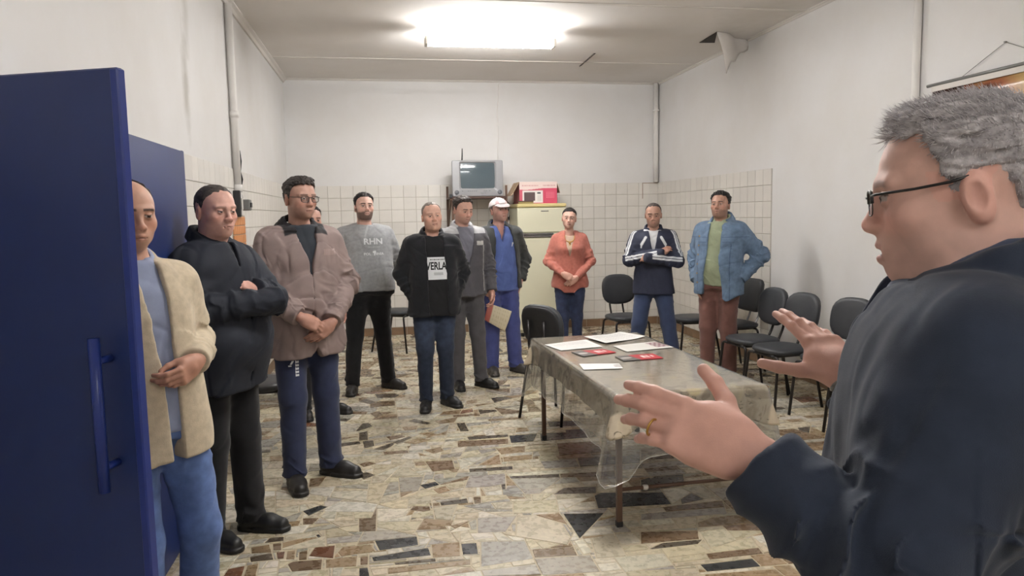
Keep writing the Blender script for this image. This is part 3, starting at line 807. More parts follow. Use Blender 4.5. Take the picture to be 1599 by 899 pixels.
mb = MB(); mb.tube([(-THX+.05, -THY+.11, .19), (THX-.05, -THY+.11, .19)], .010, 8); mb.build('stretcher', M_BROWNST, tb, True)
mb = MB(); mb.lathe([(.001, -.011), (.014, -.010), (.017, 0), (.014, .010), (.001, .011)], (-THX + .19, -THY + .11, .19), 12); mb.build('plug', M_TRIM, tb, True)

def drape(name, mat, hx, hy, z, drop, corner, wav, seed, thick=.0015, flare=.02, nper=220, nd=14, sub=26, wf=9):
    """cloth over a table top: gridded top, then a skirt with waves and pointed corners"""
    rs = random.Random(seed); ph = [rs.uniform(0, 6.28) for _ in range(8)]
    V = []; F = []; rr = .022
    pts = []                                            # perimeter of the top, rounded corners
    per = []
    n4 = nper // 4
    def sq(t):
        a = t * 2 * math.pi; c, s = math.cos(a), math.sin(a); n = 14
        k = (abs(c) ** n + abs(s) ** n) ** (-1 / n); return c * k, s * k
    # even spacing along the rectangle
    cor = [(hx, -hy), (hx, hy), (-hx, hy), (-hx, -hy)]
    seq = []
    for i in range(4):
        a, b = np.array(cor[i]), np.array(cor[(i+1) % 4]); L = np.linalg.norm(b - a); m = max(int(nper * L / (4 * (hx + hy))), 8)
        nrm = np.array((b[1]-a[1], -(b[0]-a[0]))) / L
        for k in range(m):
            p = a + (b - a) * k / m; dc = min(k, m - k) / m * L
            u = math.exp(-(dc / .09) ** 2); sgn = -1 if k < m - k else 1
            tang = (b - a) / L
            nn = nrm + tang * sgn * .99 * math.exp(-(dc / .035) ** 2); nn /= np.linalg.norm(nn)
            seq.append((p, nn, u))
    M = len(seq); ang = np.linspace(0, 2 * math.pi, M, endpoint=False)
    def wv(t): return .5 * math.sin(wf * t + ph[0]) + .3 * math.sin(1.9 * wf * t + ph[1]) + .25 * math.sin(3.1 * wf * t + ph[2])
    rings = []
    for j in range(3):                                  # rounded edge
        q = j / 2 * math.pi / 2
        rings.append([(p[0] + n[0] * rr * (math.sin(q) - 1), p[1] + n[1] * rr * (math.sin(q) - 1), z - rr * (1 - math.cos(q))) for p, n, u in seq])
    for j in range(1, nd + 1):
        f = j / nd; ring = []
        for (p, n, u), t in zip(seq, ang):
            d = drop * (1 + .08 * wv(t * .5 + 1)) + corner * u
            o = flare * f + wav * wv(t) * f ** 1.3 + u * .05 * f + u * .02 * math.sin(24 * t) * f
            ring.append((p[0] + n[0] * max(o, .003 * f), p[1] + n[1] * max(o, .003 * f), z - rr - (d - rr) * f))
        rings.append(ring)
    V = [q for r in rings for q in r]
    for j in range(len(rings) - 1):
        for i in range(M): F.append((j*M + i, (j+1)*M + i, (j+1)*M + (i+1) % M, j*M + (i+1) % M))
    F = [f[::-1] for f in F]
    # the top: a fan of inner rings
    o0 = len(V); inner = []
    for s_ in (.985, .8, .6, .4, .2):
        inner.append(len(V)); V += [((p[0] - n[0] * rr) * s_, (p[1] - n[1] * rr) * s_, z + .0004) for p, n, u in seq]
    c_ = len(V); V.append((0, 0, z + .0004))
    prev = 0
    for st_ in inner:
        for i in range(M): F.append((prev + i, prev + (i+1) % M, st_ + (i+1) % M, st_ + i))
        prev = st_
    for i in range(M): F.append((prev + i, prev + (i+1) % M, c_))
    o = mesh_np(name, np.array(V), F, mat, None, True)
    bm = bmesh.new(); bm.from_mesh(o.data); bmesh.ops.remove_doubles(bm, verts=bm.verts, dist=1e-5); bmesh.ops.recalc_face_normals(bm, faces=bm.faces)
    bm.faces.ensure_lookup_table(); up = max(bm.faces, key=lambda f: f.calc_center_median().z)
    if up.normal.z < 0: bmesh.ops.reverse_faces(bm, faces=bm.faces)
    bm.to_mesh(o.data); bm.free()
    o.location = (TC[0], TC[1], 0); o.rotation_euler = (0, 0, TRZ)
    md = o.modifiers.new('Solid', 'SOLIDIFY'); md.thickness = thick; md.offset = 1
    return o, rings[-1]
def cloth_mat():
    m, nt, b = newmat('printed_oilcloth')
    tc = N(nt, 'ShaderNodeTexCoord')
    base = (206, 191, 166)
    col = mixcol(nt, 0.0, lin(base), lin(base))
    n0 = N(nt, 'ShaderNodeTexNoise', Scale=3.0, Detail=6.0, Roughness=.65); nt.links.new(tc.outputs['Object'], n0.inputs['Vector'])
    m0 = N(nt, 'ShaderNodeMapRange', i_1=.40, i_2=.68, i_3=0.0, i_4=.6); nt.links.new(n0.outputs['Fac'], m0.inputs[0])
    col = mixcol(nt, m0.outputs[0], lin(base), lin((168, 156, 136)))
    for scl, lo, hi, cc, amt, seed in ((5.5, .57, .64, (140, 124, 96), .6, 0), (10.0, .60, .65, (122, 106, 78), .7, 3.3), (17.0, .62, .66, (78, 66, 50), .75, 7.7)):
        mp = N(nt, 'ShaderNodeMapping'); mp.inputs['Location'].default_value = (seed, seed * .7, seed * .3); nt.links.new(tc.outputs['Object'], mp.inputs[0])
        wn = N(nt, 'ShaderNodeTexNoise', Scale=scl, Detail=3.0, Distortion=1.4); nt.links.new(mp.outputs[0], wn.inputs['Vector'])
        mk = N(nt, 'ShaderNodeMapRange', i_1=lo, i_2=hi, i_3=0.0, i_4=amt); nt.links.new(wn.outputs['Fac'], mk.inputs[0])
        col = mixcol(nt, mk.outputs[0], col, lin(cc))
    vo = N(nt, 'ShaderNodeTexVoronoi', Scale=7.0); nt.links.new(tc.outputs['Object'], vo.inputs['Vector'])
    mk = N(nt, 'ShaderNodeMapRange', i_1=.30, i_2=.22, i_3=0.0, i_4=.85); nt.links.new(vo.outputs['Distance'], mk.inputs[0])
    gt = N(nt, 'ShaderNodeTexNoise', Scale=2.4, Detail=1.0); nt.links.new(tc.outputs['Object'], gt.inputs['Vector'])
    gm = N(nt, 'ShaderNodeMapRange', i_1=.50, i_2=.56, i_3=0.0, i_4=1.0); nt.links.new(gt.outputs['Fac'], gm.inputs[0])
    mu = nt.nodes.new('ShaderNodeMath'); mu.operation = 'MULTIPLY'; nt.links.new(mk.outputs[0], mu.inputs[0]); nt.links.new(gm.outputs[0], mu.inputs[1])
    col = mixcol(nt, mu.outputs[0], col, lin((212, 194, 146)))
    nt.links.new(col, b.inputs['Base Color']); b.inputs['Roughness'].default_value = .5
    return m
M_CLOTH = cloth_mat()
def clear_mat(name, tint=(.93, .93, .92), gl=.35, rough=.12):
    m, nt, b = newmat(name)
    out = nt.nodes['Material Output']
    tr = N(nt, 'ShaderNodeBsdfTransparent'); tr.inputs[0].default_value = (*tint, 1)
    g = N(nt, 'ShaderNodeBsdfGlossy'); g.inputs['Roughness'].default_value = rough
    df = N(nt, 'ShaderNodeBsdfDiffuse'); df.inputs[0].default_value = (.7, .69, .66, 1)
    lw = N(nt, 'ShaderNodeLayerWeight', Blend=.35)
    mr = N(nt, 'ShaderNodeMapRange', i_1=0.0, i_2=1.0, i_3=.025, i_4=gl); nt.links.new(lw.outputs['Facing'], mr.inputs[0])
    mx = nt.nodes.new('ShaderNodeMixShader'); nt.links.new(mr.outputs[0], mx.inputs[0]); nt.links.new(tr.outputs[0], mx.inputs[1]); nt.links.new(g.outputs[0], mx.inputs[2])
    mx2 = nt.nodes.new('ShaderNodeMixShader'); mx2.inputs[0].default_value = .05; nt.links.new(mx.outputs[0], mx2.inputs[1]); nt.links.new(df.outputs[0], mx2.inputs[2])
    nt.links.new(mx2.outputs[0], out.inputs[0]); return m
M_CLEAR = clear_mat('clear_vinyl_sheet', gl=.55)
M_CLEARHEM = simple_mat('vinyl_hem', (206, 202, 194), .25, noise=.05)
cl, _ = drape('tablecloth', M_CLOTH, THX + .004, THY + .004, THZ, .15, .05, .006, 3, .0015, .008)
tag(cl, 'cream tablecloth with faded floral print hanging over the table edge', 'tablecloth')
pl, hem_ = drape('plastic_cover', M_CLEAR, THX + .010, THY + .010, THZ + .004, .29, .13, .022, 8, .0008, .035, wf=7)
mb = MB(); mb.tube(hem_, .0012, 5, closed=True); mb.build('hem', M_CLEARHEM, pl, True)
tag(pl, 'clear plastic sheet hanging low over the printed tablecloth', 'table cover')

# ---- papers on the table
def paper_mat():
    m, nt, b = newmat('printed_paper'); at = N(nt, 'ShaderNodeAttribute', attribute_name='Col')
    nt.links.new(at.outputs['Color'], b.inputs['Base Color']); b.inputs['Roughness'].default_value = .5; return m
M_PAPER = paper_mat()
def sheet(name, label, cat, quad, z, paint, lift=0.0, thick=.0008, n=(48, 32), group=None, seed=0):
    """quad: four pixels (far-left, far-right, near-right, near-left) cast onto the table top"""
    c = [atZ(x, y, z) for x, y in quad]; V = []; C = []
    for i in range(n[0] + 1):
        for j in range(n[1] + 1):
            u, v = i / n[0], j / n[1]
            p = (1-v) * ((1-u) * c[0] + u * c[1]) + v * ((1-u) * c[3] + u * c[2])
            p = p + np.array((0, 0, lift * (math.sin(3.1 * u + seed) ** 2 * .5 + .7 * max(0, abs(u - .5) - .3) * 2)))
            V.append(p); C.append(paint(u, v))
    V = np.array(V); o = V.mean(0); o[2] = z
    F = []; k = n[1] + 1; nn = len(V)
    for i in range(n[0]):
        for j in range(n[1]):
            a = i*k + j; F.append((a, a+1, a+k+1, a+k))
    ob = mesh_np(name, V - o, F, M_PAPER, None, True, np.array(C)); ob.location = o
    md = ob.modifiers.new('Solid', 'SOLIDIFY'); md.thickness = thick; md.offset = 0
    return tag(ob, label, cat, group)
WHT = lin((226, 224, 220))
def lines(u, v):
    if .1 < u < .9 and .1 < v < .9 and int(v * 22) % 2 == 0 and math.sin(u * 90 + int(v * 22) * 3) > -.5: return lin((186, 184, 182))
    return WHT
def head_print(u, v):
    if u > .72 and .12 < v < .8: return lin((120, 74, 84)) if math.sin(u * 60) * math.sin(v * 25) > -.1 else lin((190, 182, 178))
    return lin((206, 203, 196)) if .1 < v < .85 and u > .1 and int(v * 18) % 2 else lin((214, 212, 206))
def flyer(u, v):
    if u < .33 + .1 * v: return lin((92, 88, 84)) if (u - .18) ** 2 + (v - .5) ** 2 > .02 else lin((176, 172, 166))
    if (.58 < u < .76 and .25 < v < .70) and math.sin(u * 130) > -.6: return lin((232, 214, 210))
    if .82 < u < .88 and .3 < v < .6: return lin((230, 205, 200))
    return lin((166, 40, 46))
def card(u, v):
    if u > .82 and .2 < v < .75 and math.sin(30 * v + 20 * u) > 0: return lin((120, 110, 112))
    return WHT
ZP = THZ + .0085
sheet('paper_sheet', 'white paper sheet lying nearest the long side edge at the far end', 'paper', [(850, 538), (915, 530), (941, 541), (876, 547)], ZP, lines, .002, group='papers on the table')
sheet('paper_sheet', 'large curling white paper sheet in the middle of the far end', 'paper', [(912, 527), (968, 519), (1008, 526), (946, 537)], ZP + .001, lines, .012, group='papers on the table', seed=1)
sheet('printed_sheet', 'greyish printed sheet with a dark picture block, nearest the tracksuit man', 'paper', [(957, 540), (1022, 533), (1052, 542), (979, 549)], ZP, head_print, .002, group='papers on the table')
sheet('flyer', 'red and grey flyer just in front of the white sheets', 'flyer', [(892, 549.5), (942, 545), (962, 550), (911, 556.5)], ZP, flyer, .002, .003, group='red flyers')
sheet('flyer', 'red and grey flyer at the middle of the table, beside the printed sheet', 'flyer', [(960, 556.5), (1019, 552), (1036, 559), (974, 563.5)], ZP, flyer, .002, .003, group='red flyers')
sheet('paper_card', 'small white card nearest the gesturing hand', 'card', [(904, 568), (967, 567.5), (973, 575), (911, 577)], ZP, card, .0015, .0015)

# ---- tall blue cabinet against the side wall, near door standing open
CX, CY0, CY1, CZ = -.985, 1.94, 3.965, 1.915
cb = thing('blue_cabinet', 'tall dark blue cabinet against the stained wall, one door standing open', 'cabinet', (CX - .1, (CY0 + CY1) / 2, 0))
cb_inv = np.array((CX - .1, (CY0 + CY1) / 2, 0))
def cpart(name, lo, hi, mat, parent=None, bev=.004):
    mb = MB(); mb.box(np.array(lo) - cb_inv, np.array(hi) - cb_inv, bev); return mb.build(name, mat, parent or cb)
W0 = XL + .004
cpart('side_panel', (W0, CY0, .03), (CX - .003, CY0 + .025, CZ - .026), M_BLUE)
cpart('side_panel', (W0, CY1 - .025, 0), (CX + .012, CY1, CZ), M_BLUE)
cpart('top_panel', (W0, CY0, CZ - .025), (CX - .003, CY1 - .026, CZ), M_BLUE)
cpart('base', (W0, CY0 + .005, 0), (CX - .02, CY1 - .026, .06), M_BLUE)
cpart('back_panel', (W0, CY0 + .026, .061), (W0 + .012, CY1 - .026, CZ - .026), M_BLUE)
cpart('shelf', (W0 + .013, CY0 + .026, 1.0), (CX - .03, 2.42, 1.02), M_BLUE)
cpart('divider', (W0 + .013, 2.425, .061), (CX - .004, 2.445, CZ - .026), M_BLUE)
for y0, y1 in ((2.436, 3.10), (3.104, 3.936)):
    d = cpart('door', (CX - .002, y0, .065), (CX + .016, y1, CZ - .004), M_BLUE)
hx, hy, ex, ey = CX + .004, CY0 - .004, -.553, 1.765
L = math.hypot(ex - hx, ey - hy); a = math.atan2(ey - hy, ex - hx)
dr = MB(); dr.box((0, -.011, .05), (L, .011, CZ - .012), .004)
dro = dr.build('door', M_BLUE, cb, loc=(hx - cb_inv[0], hy - cb_inv[1], 0), rot=(0, 0, a)); dro['label'] = 'open cabinet door with its bar handle'
mb = MB(); mb.box((L - .020, -.0125, .052), (L + .0015, .0125, CZ - .014), .003); mb.build('edge_band', M_BLUE2, dro)
mb = MB(); mb.tube([(L - .068, -.058, .965), (L - .068, -.058, 1.315)], .0125, 14); hd = mb.build('handle', M_BLUE2, dro, True)
for z in (1.02, 1.262):
    mb = MB(); mb.tube([(L - .068, -.058, z), (L - .068, -.010, z)], .009, 12); mb.lathe([(.016, 0), (.016, .004), (.010, .006)], (L - .068, 0, 0), 12) if False else None; mb.build('handle_post', M_BLUE2, dro, True)
for z in (.25, .95, 1.7):
    mb = MB(); mb.tube([(0.0, -.014, z - .035), (0.0, -.014, z + .035)], .006, 8); mb.build('hinge', M_GREYMET, dro, True)

# ---- refrigerator, microwave carton, television on its wall bracket
M_FR = simple_mat('cream_enamel', (214, 211, 186), .35, noise=.04, nscale=4)
M_FR2 = simple_mat('yellowed_plastic', (208, 192, 136), .45, noise=.06)
FX0, FX1, FY = 1.664, 2.292, 9.15
fr = thing('refrigerator', 'old cream two-door refrigerator with yellowed top behind the woman in orange', 'refrigerator', ((FX0 + FX1) / 2, 9.45, 0))
fo = np.array(((FX0 + FX1) / 2, 9.45, 0))
def fpart(name, lo, hi, mat, bev=.01, parent=None):
    mb = MB(); mb.box(np.array(lo) - fo, np.array(hi) - fo, bev); o = mb.build(name, mat, parent or fr); return o
fpart('body', (FX0 + .005, FY + .055, .05), (FX1 - .005, 9.79, 1.655), M_FR)
fpart('top', (FX0 - .004, FY - .008, 1.655), (FX1 + .004, 9.79, 1.702), M_FR2, .012)
d1 = fpart('freezer_door', (FX0, FY, 1.335), (FX1, FY + .05, 1.648), M_FR, .012)
d2 = fpart('door', (FX0, FY, .09), (FX1, FY + .05, 1.275), M_FR, .012)
fpart('trim_strip', (FX0 + .004, FY + .006, 1.279), (FX1 - .004, FY + .05, 1.331), M_FR, .004)
fpart('handle', (FX0 + .03, FY - .018, 1.278), (FX0 + .46, FY + .002, 1.302), M_CHROME, .005, d2)
fpart('handle', (FX0 + .03, FY - .018, 1.308), (FX0 + .46, FY + .002, 1.330), M_CHROME, .005, d1)
fpart('emblem', (FX0 + .30, FY - .003, 1.60), (FX0 + .40, FY + .001, 1.612), M_CHROME, .001, d1)
for x in (FX0 + .06, FX1 - .06):
    fpart('foot', (x - .02, FY + .08, 0), (x + .02, FY + .12, .05), M_PLAST, .004); fpart('foot', (x - .02, 9.68, 0), (x + .02, 9.72, .05), M_PLAST, .004)

def carton():
    x0, x1, z0, z1, y = 1.70, 2.185, 1.702, 1.975, 9.19
    r = thing('microwave_carton', 'pink and white microwave oven carton on top of the refrigerator', 'carton', ((x0 + x1) / 2, 9.4, z0))
    o = np.array(((x0 + x1) / 2, 9.4, z0))
    # front face with its flat print
    n = (120, 66); V = []; C = []
    for i in range(n[0] + 1):
        for j in range(n[1] + 1):
            u, v = i / n[0], j / n[1]; V.append(np.array((x0 + (x1 - x0) * u, y, z0 + (z1 - z0) * v)) - o)
            edge = .64 + .10 * sstep(.15, .75, u) - .04 * u
            c = (226, 205, 198) if v > edge else ((198, 88, 104) if u < .62 else (200, 72, 98))
            if v > edge and (.05 < u < .5 or .62 < u < .95) and .80 < v < .85 and math.sin(u * 170) > -.2: c = (196, 140, 140)
            if .08 < u < .62 and .04 < v < .60:
                c = (228, 222, 216)
                if .12 < u < .41 and .13 < v < .52: c = (84, 66, 66)
                if .47 < u < .56 and .44 < v < .52: c = (70, 70, 72)
                if .47 < u < .58 and .12 < v < .38: c = (214, 208, 202)
            elif .70 < u < .93 and .25 < v < .55 and math.sin(v * 70) > .2 and math.sin(u * 150) > -.4: c = (236, 140, 156)
            C.append(lin(c))
    k = n[1] + 1; F = [(i*k+j, (i+1)*k+j, (i+1)*k+j+1, i*k+j+1) for i in range(n[0]) for j in range(n[1])]
    mesh_np('front_print', np.array(V), F, M_PAPER, r, False, np.array(C))
    M_CARD = simple_mat('cardboard', (176, 150, 122), .85, noise=.08); M_CARDP = simple_mat('pink_card', (150, 92, 90), .8)
    mb = MB(); t = .004
    for lo, hi in (((x0, y + .0005, z0), (x1, y + t, z1)), ((x0, 9.62, z0), (x1, 9.62 + t, z1)), ((x0, y + t, z0), (x0 + t, 9.62, z1)), ((x1 - t, y + t, z0), (x1, 9.62, z1)), ((x0 + t, y + t, z0), (x1 - t, 9.62, z0 + t)), ((x0 + t, y + t, z1 - .012), (x1 - t, 9.62, z1 - .008))):
        mb.box(np.array(lo) - o, np.array(hi) - o)
    mb.build('box', M_CARDP, r)
    for s, x in ((-1, x0), (1, x1)):
        mb = MB(); w = .10 if s < 0 else .045; dz = -.17 if s < 0 else -.14
        mb.add([np.array(p) - o for p in ((x, y + .01, z1), (x, 9.6, z1), (x + s * w, 9.6, z1 + dz), (x + s * w, y + .01, z1 + dz), (x - s * .004, y + .01, z1 - .002), (x - s * .004, 9.6, z1 - .002), (x + s * (w - .004), 9.6, z1 + dz), (x + s * (w - .004), y + .01, z1 + dz))],
               [(0, 1, 2, 3), (7, 6, 5, 4), (0, 3, 7, 4), (1, 5, 6, 2), (2, 6, 7, 3), (0, 4, 5, 1)])
        mb.build('flap', M_CARD, r)
    return r
carton()
tr = thing('tray', 'small dark tray lying before the carton on the refrigerator', 'tray', (1.775, 9.165, 1.702))
mb = MB(); mb.box((-.095, -.012, 0), (.095, .02, .022), .003); mb.build('base', simple_mat('khaki_card', (150, 132, 84), .7), tr)
mb = MB(); mb.box((-.098, -.014, .0225), (.098, .02, .036), .003); mb.build('lid', M_WOOD, tr)

M_TVS = simple_mat('silver_plastic', (150, 150, 152), .4, metal=.2, noise=.04)
M_TVD = simple_mat('dark_grey_plastic', (92, 94, 98), .5)
m_, nt_, b_ = newmat('picture_tube'); b_.inputs['Base Color'].default_value = (*lin((80, 92, 98)), 1); b_.inputs['Roughness'].default_value = .06; b_.inputs['Specular IOR Level'].default_value = .6; M_CRT = m_
tv = thing('television', 'bulky silver tube television on the bracket above the men', 'television', (1.19, 9.4, 1.80)); TO = np.array((1.19, 9.4, 1.80))
TX0, TX1, TZ0, TZ1, TYF = .866, 1.512, 1.806, 2.255, 9.30
def loft(name, secs, mat, parent, org, smooth=True):
    """secs: list of (y, x0, x1, z0, z1, r) rounded rectangles"""
    mb = MB(); n = 24; V = []
    for y, x0, x1, z0, z1, r in secs:
        for cx, cz, a0 in ((x1 - r, z1 - r, 0), (x0 + r, z1 - r, 90), (x0 + r, z0 + r, 180), (x1 - r, z0 + r, 270)):
            for k in range(6):
                q = math.radians(a0 + 18 * k); V.append(np.array((cx + r * math.cos(q), y, cz + r * math.sin(q))) - org)
    m = len(secs); F = [(j*n+i, j*n+(i+1) % n, (j+1)*n+(i+1) % n, (j+1)*n+i) for j in range(m-1) for i in range(n)]
    F += [tuple(range(n))[::-1], tuple((m-1)*n+i for i in range(n))]
    F = [f[::-1] for f in F]
    mb.add(V, F); o = mb.build(name, mat, parent); smooth_auto(o, 35); return o
loft('cabinet', [(TYF + .02, TX0 + .004, TX1 - .004, TZ0, TZ1, .015), (TYF + .16, TX0 + .02, TX1 - .02, TZ0, TZ1 - .01, .03), (TYF + .36, TX0 + .16, TX1 - .16, TZ0 + .02, TZ1 - .08, .05), (TYF + .42, TX0 + .18, TX1 - .18, TZ0 + .04, TZ1 - .1, .05)], M_TVD, tv, TO)
# bezel ring: outer and inner rounded rectangles
def ringrect(x0, x1, z0, z1, r, y):
    P = []
    for cx, cz, a0 in ((x1 - r, z1 - r, 0), (x0 + r, z1 - r, 90), (x0 + r, z0 + r, 180), (x1 - r, z0 + r, 270)):
        for k in range(6):
            q = math.radians(a0 + 18 * k); P.append(np.array((cx + r * math.cos(q), y, cz + r * math.sin(q))) - TO)
    return P
SX0, SX1, SZ0, SZ1 = .975, 1.405, 1.905, 2.222
mb = MB(); n = 24
R4 = [ringrect(TX0, TX1, TZ0, TZ1, .02, TYF + .04), ringrect(TX0, TX1, TZ0, TZ1, .02, TYF + .006), ringrect(TX0 + .006, TX1 - .006, TZ0 + .006, TZ1 - .006, .02, TYF), ringrect(SX0 - .02, SX1 + .02, SZ0 - .02, SZ1 + .015, .02, TYF - .004), ringrect(SX0, SX1, SZ0, SZ1, .025, TYF + .012)]
mb.add([p for r_ in R4 for p in r_], [(j*n+i, j*n+(i+1) % n, (j+1)*n+(i+1) % n, (j+1)*n+i) for j in range(4) for i in range(n)])
o = mb.build('bezel', M_TVS, tv); smooth_auto(o, 30)
V = []; ns = 16
for i in range(ns + 1):
    for j in range(ns + 1):
        u, v = i / ns * 2 - 1, j / ns * 2 - 1
        V.append(np.array(((SX0 + SX1) / 2 + u * (SX1 - SX0 + .01) / 2, TYF + .004 + .012 * (u * u + v * v) * .5, (SZ0 + SZ1) / 2 + v * (SZ1 - SZ0 + .01) / 2)) - TO)
mesh_np('screen', np.array(V), [(i*(ns+1)+j, (i+1)*(ns+1)+j, (i+1)*(ns+1)+j+1, i*(ns+1)+j+1) for i in range(ns) for j in range(ns)], M_CRT, tv, True)
for x in (TX0 + .055, TX1 - .045):
    mb = MB(); R_ = [(.028, 0), (.028, -.006), (.022, -.010), (.001, -.008)]
    V = [(r_ * math.cos(2*math.pi*k/16), y, r_ * math.sin(2*math.pi*k/16)) for r_, y in R_ for k in range(16)]
    mb.add([np.array(v) + np.array((x, TYF - .001, TZ0 + .05)) - TO for v in V], [(j*16+k, j*16+(k+1) % 16, (j+1)*16+(k+1) % 16, (j+1)*16+k) for j in range(3) for k in range(16)] + [tuple(48 + k for k in range(16))])
    mb.build('speaker', M_TVD, tv, True)
for i, x in enumerate((.985, 1.06, 1.085, 1.11, 1.135, 1.16, 1.26, 1.285, 1.33)):
    mb = MB(); mb.box(np.array((x, TYF - .006, TZ0 + .063)) - TO, np.array((x + .017, TYF + .002, TZ0 + .07)) - TO, .001); mb.build('button', M_TVD, tv)
mb = MB(); mb.box(np.array((1.22, TYF - .004, TZ0 + .035)) - TO, np.array((1.29, TYF + .002, TZ0 + .045)) - TO, .001); mb.build('name_plate', M_CHROME, tv)
an = thing('antenna', 'short black rod antenna standing on top of the television', 'antenna', (1.008, 9.42, TZ1 - .003))
mb = MB(); mb.lathe([(.022, 0), (.022, .006), (.008, .012)], n=12); mb.build('base', M_PLAST, an, True)
mb = MB(); mb.tube([(0, 0, .01), (.004, 0, .08), (.006, 0, .16)], [.009, .008, .005], 8); mb.build('rod', M_PLAST, an, True)
sh = thing('wall_bracket', 'dark steel and wood wall bracket holding the silver television', 'bracket', (1.19, 9.5, 1.75)); SO = np.array((1.19, 9.5, 1.75))
def spart(name, fn, mat=M_WOOD):
    mb = MB(); fn(mb); mb.V = [tuple(np.array(v) - SO) for v in mb.V]; return mb.build(name, mat, sh)
spart('shelf', lambda m: m.box((.83, 9.26, 1.776), (1.545, 9.80, 1.803), .003))
for x in (.845, 1.53):
    spart('strut', lambda m, x=x: m.tube([(x, 9.28, 1.77), (x, 9.81, 1.40)], .013, 8), M_BROWNST)
    spart('upright', lambda m, x=x: m.box((x - .014, 9.79, 1.30), (x + .014, 9.818, 1.95), .002), M_BROWNST)
spart('lip', lambda m: m.box((.825, 9.245, 1.79), (.86, 9.262, 1.835), .002), M_PLAST)
spart('side_post', lambda m: m.box((1.535, 9.27, 1.45), (1.56, 9.30, 1.94), .002), M_BROWNST)
spart('side_post', lambda m: m.box((.85, 9.27, 1.45), (.88, 9.30, 1.775), .002), M_BROWNST)

# ---- sockets, cables, pipes
soc = thing('wall_socket', 'dark wall socket with plugged cords beside the refrigerator', 'socket', (1.60, YB - .01, 1.52))
mb = MB(); mb.box((-.06, -.035, -.02), (.10, 0, .02), .004); mb.build('body', M_PLAST, soc)
mb = MB(); mb.box((-.13, -.03, -.035), (-.065, 0, .05), .004); mb.build('plate', simple_mat('grey_plate', (150, 138, 122), .6), soc)
mb = MB(); mb.tube([(.02, -.03, .0), (.05, -.05, .10), (.06, -.05, .20), (.0, -.04, .27), (-.08, -.03, .30)], .007, 6)
mb.build('cord', M_PLAST, soc, True)
mb = MB(); mb.tube([(.06, -.03, .0), (.10, -.05, .14), (.13, -.05, .22), (.12, -.04, .10)], .006, 6); mb.build('cord', M_PLAST, soc, True)
def pipe(name, label, pts, r, cat='pipe', mat=None, clamp=None):
    t = thing(name, label, cat, tuple(pts[0])); o = np.array(pts[0])
    mb = MB(); mb.tube([np.array(p) - o for p in pts], r, 10); mb.build('tube', mat or M_PIPE, t, True)
    for p, rr, hh in clamp or ():
        mb = MB(); mb.lathe([(rr, -hh), (rr, hh)], np.array(p) - o, 10); mb.build('coupling', M_PIPE, t, True)
    return t
PY = 6.33
pipe('conduit', 'thick white conduit running down the stained wall to the switch box', [(XL + .034, PY, ZC - .05), (XL + .034, PY, 1.80)], .030, clamp=[((XL + .034, PY, 2.41), .037, .025), ((XL + .034, PY, 1.82), .036, .03)])
sw = thing('switch_box', 'grey metal switch box at the foot of the white conduit', 'switch box', (XL + .008, PY, 1.70))
mb = MB(); mb.box((0, -.09, -.11), (.055, -.045, .10), .004); mb.build('cover', M_PLAST, sw)
mb = MB(); mb.box((0, -.04, -.10), (.05, .05, .10), .005); b0 = mb.build('body', M_PIPE, sw)
mb = MB(); mb.box((.05, -.02, -.05), (.058, .02, .04), .002); mb.build('switch', M_TRIM, sw)
bx = thing('cable_box', 'small dark junction box hanging from a black cable by the conduit', 'junction box', (XL + .03, PY + .02, 1.62)); 
q = atX(378, 320, XL + .05)
q = q + np.array((0.02, .05, 0)); bx.location = (q[0], q[1], q[2]); 
mb = MB(); mb.box((-.04, -.055, -.045), (.04, .055, .045), .008); mb.build('body', M_GREYMET, bx)
mb = MB(); mb.box((.041, -.03, -.02), (.05, .03, .02), .004); mb.build('cover', M_PLAST, bx)
w_ = [atX(x, y, XL + .03) - q for x, y in ((374, 235), (376, 252), (375, 268), (378, 280), (376, 296), (378, 310))]
mb = MB(); mb.tube(w_, [.006, .009, .007, .010, .007, .008], 6); mb.build('cable', M_PLAST, bx, True)
# orange tiled strip on the wall
a0, a1 = atX(364, 331, XL + .01), atX(384, 392, XL + .01)
op = thing('orange_tile_panel', 'strip of orange tiles on the wall below the switch box', 'tile panel', (XL + .008, (a0[1] + a1[1]) / 2, 1.27))
mb = MB(); mb.box((-.004, -.30, -.27), (.006, .235, .33), .001); mb.build('mortar', M_GROUT, op)
M_OR = simple_mat('orange_tile', (206, 130, 62), .4, noise=.12, nscale=10)
me = None
for i in range(7):
    for j in range(8):
        m2 = MB(); m2.box((0, -.034, -.034), (.006, .034, .034), .002)
        if me is None: o = m2.build('tile', M_OR, op); me = o.data
        else: o = bpy.data.objects.new('tile', me); link(o, op)
        o.location = (.0065, -.258 + .0735 * i, -.23 + .0735 * j)
# back wall wire, corner pipe, side wall pipe
pipe('wall_wire', 'thin white wire running down the back wall to the television', [tuple(atY(x, y, YB - .008)) for x, y in ((779, 131), (778, 150), (776, 178), (778, 205), (777, 240), (778, 262))], .007, 'wire')
pipe('corner_pipe', 'square white pipe casing in the far corner by the tracksuit man', [(XR - .045, YB - .045, ZC - .01), (XR - .045, YB - .045, ZT + .002)], .035, clamp=[((XR - .04, YB - .04, 2.95), .05, .01)])
pipe('side_pipe', 'white pipe on the side wall beside the hanging banner', [(XR - .03, 4.76, ZC - .01), (XR - .03, 4.76, 1.2)], .028)
fx0, fx1 = XR - .23, XR - .012
M_RUST = simple_mat('rusty_paint', (158, 138, 122), .8, noise=.3)
nf = thing('rusty_bracket', 'thin rusty bracket on the tiles at the foot of the corner pipe', 'bracket', ((fx0 + fx1) / 2, YB - .02, ZT - .15))
mb = MB()
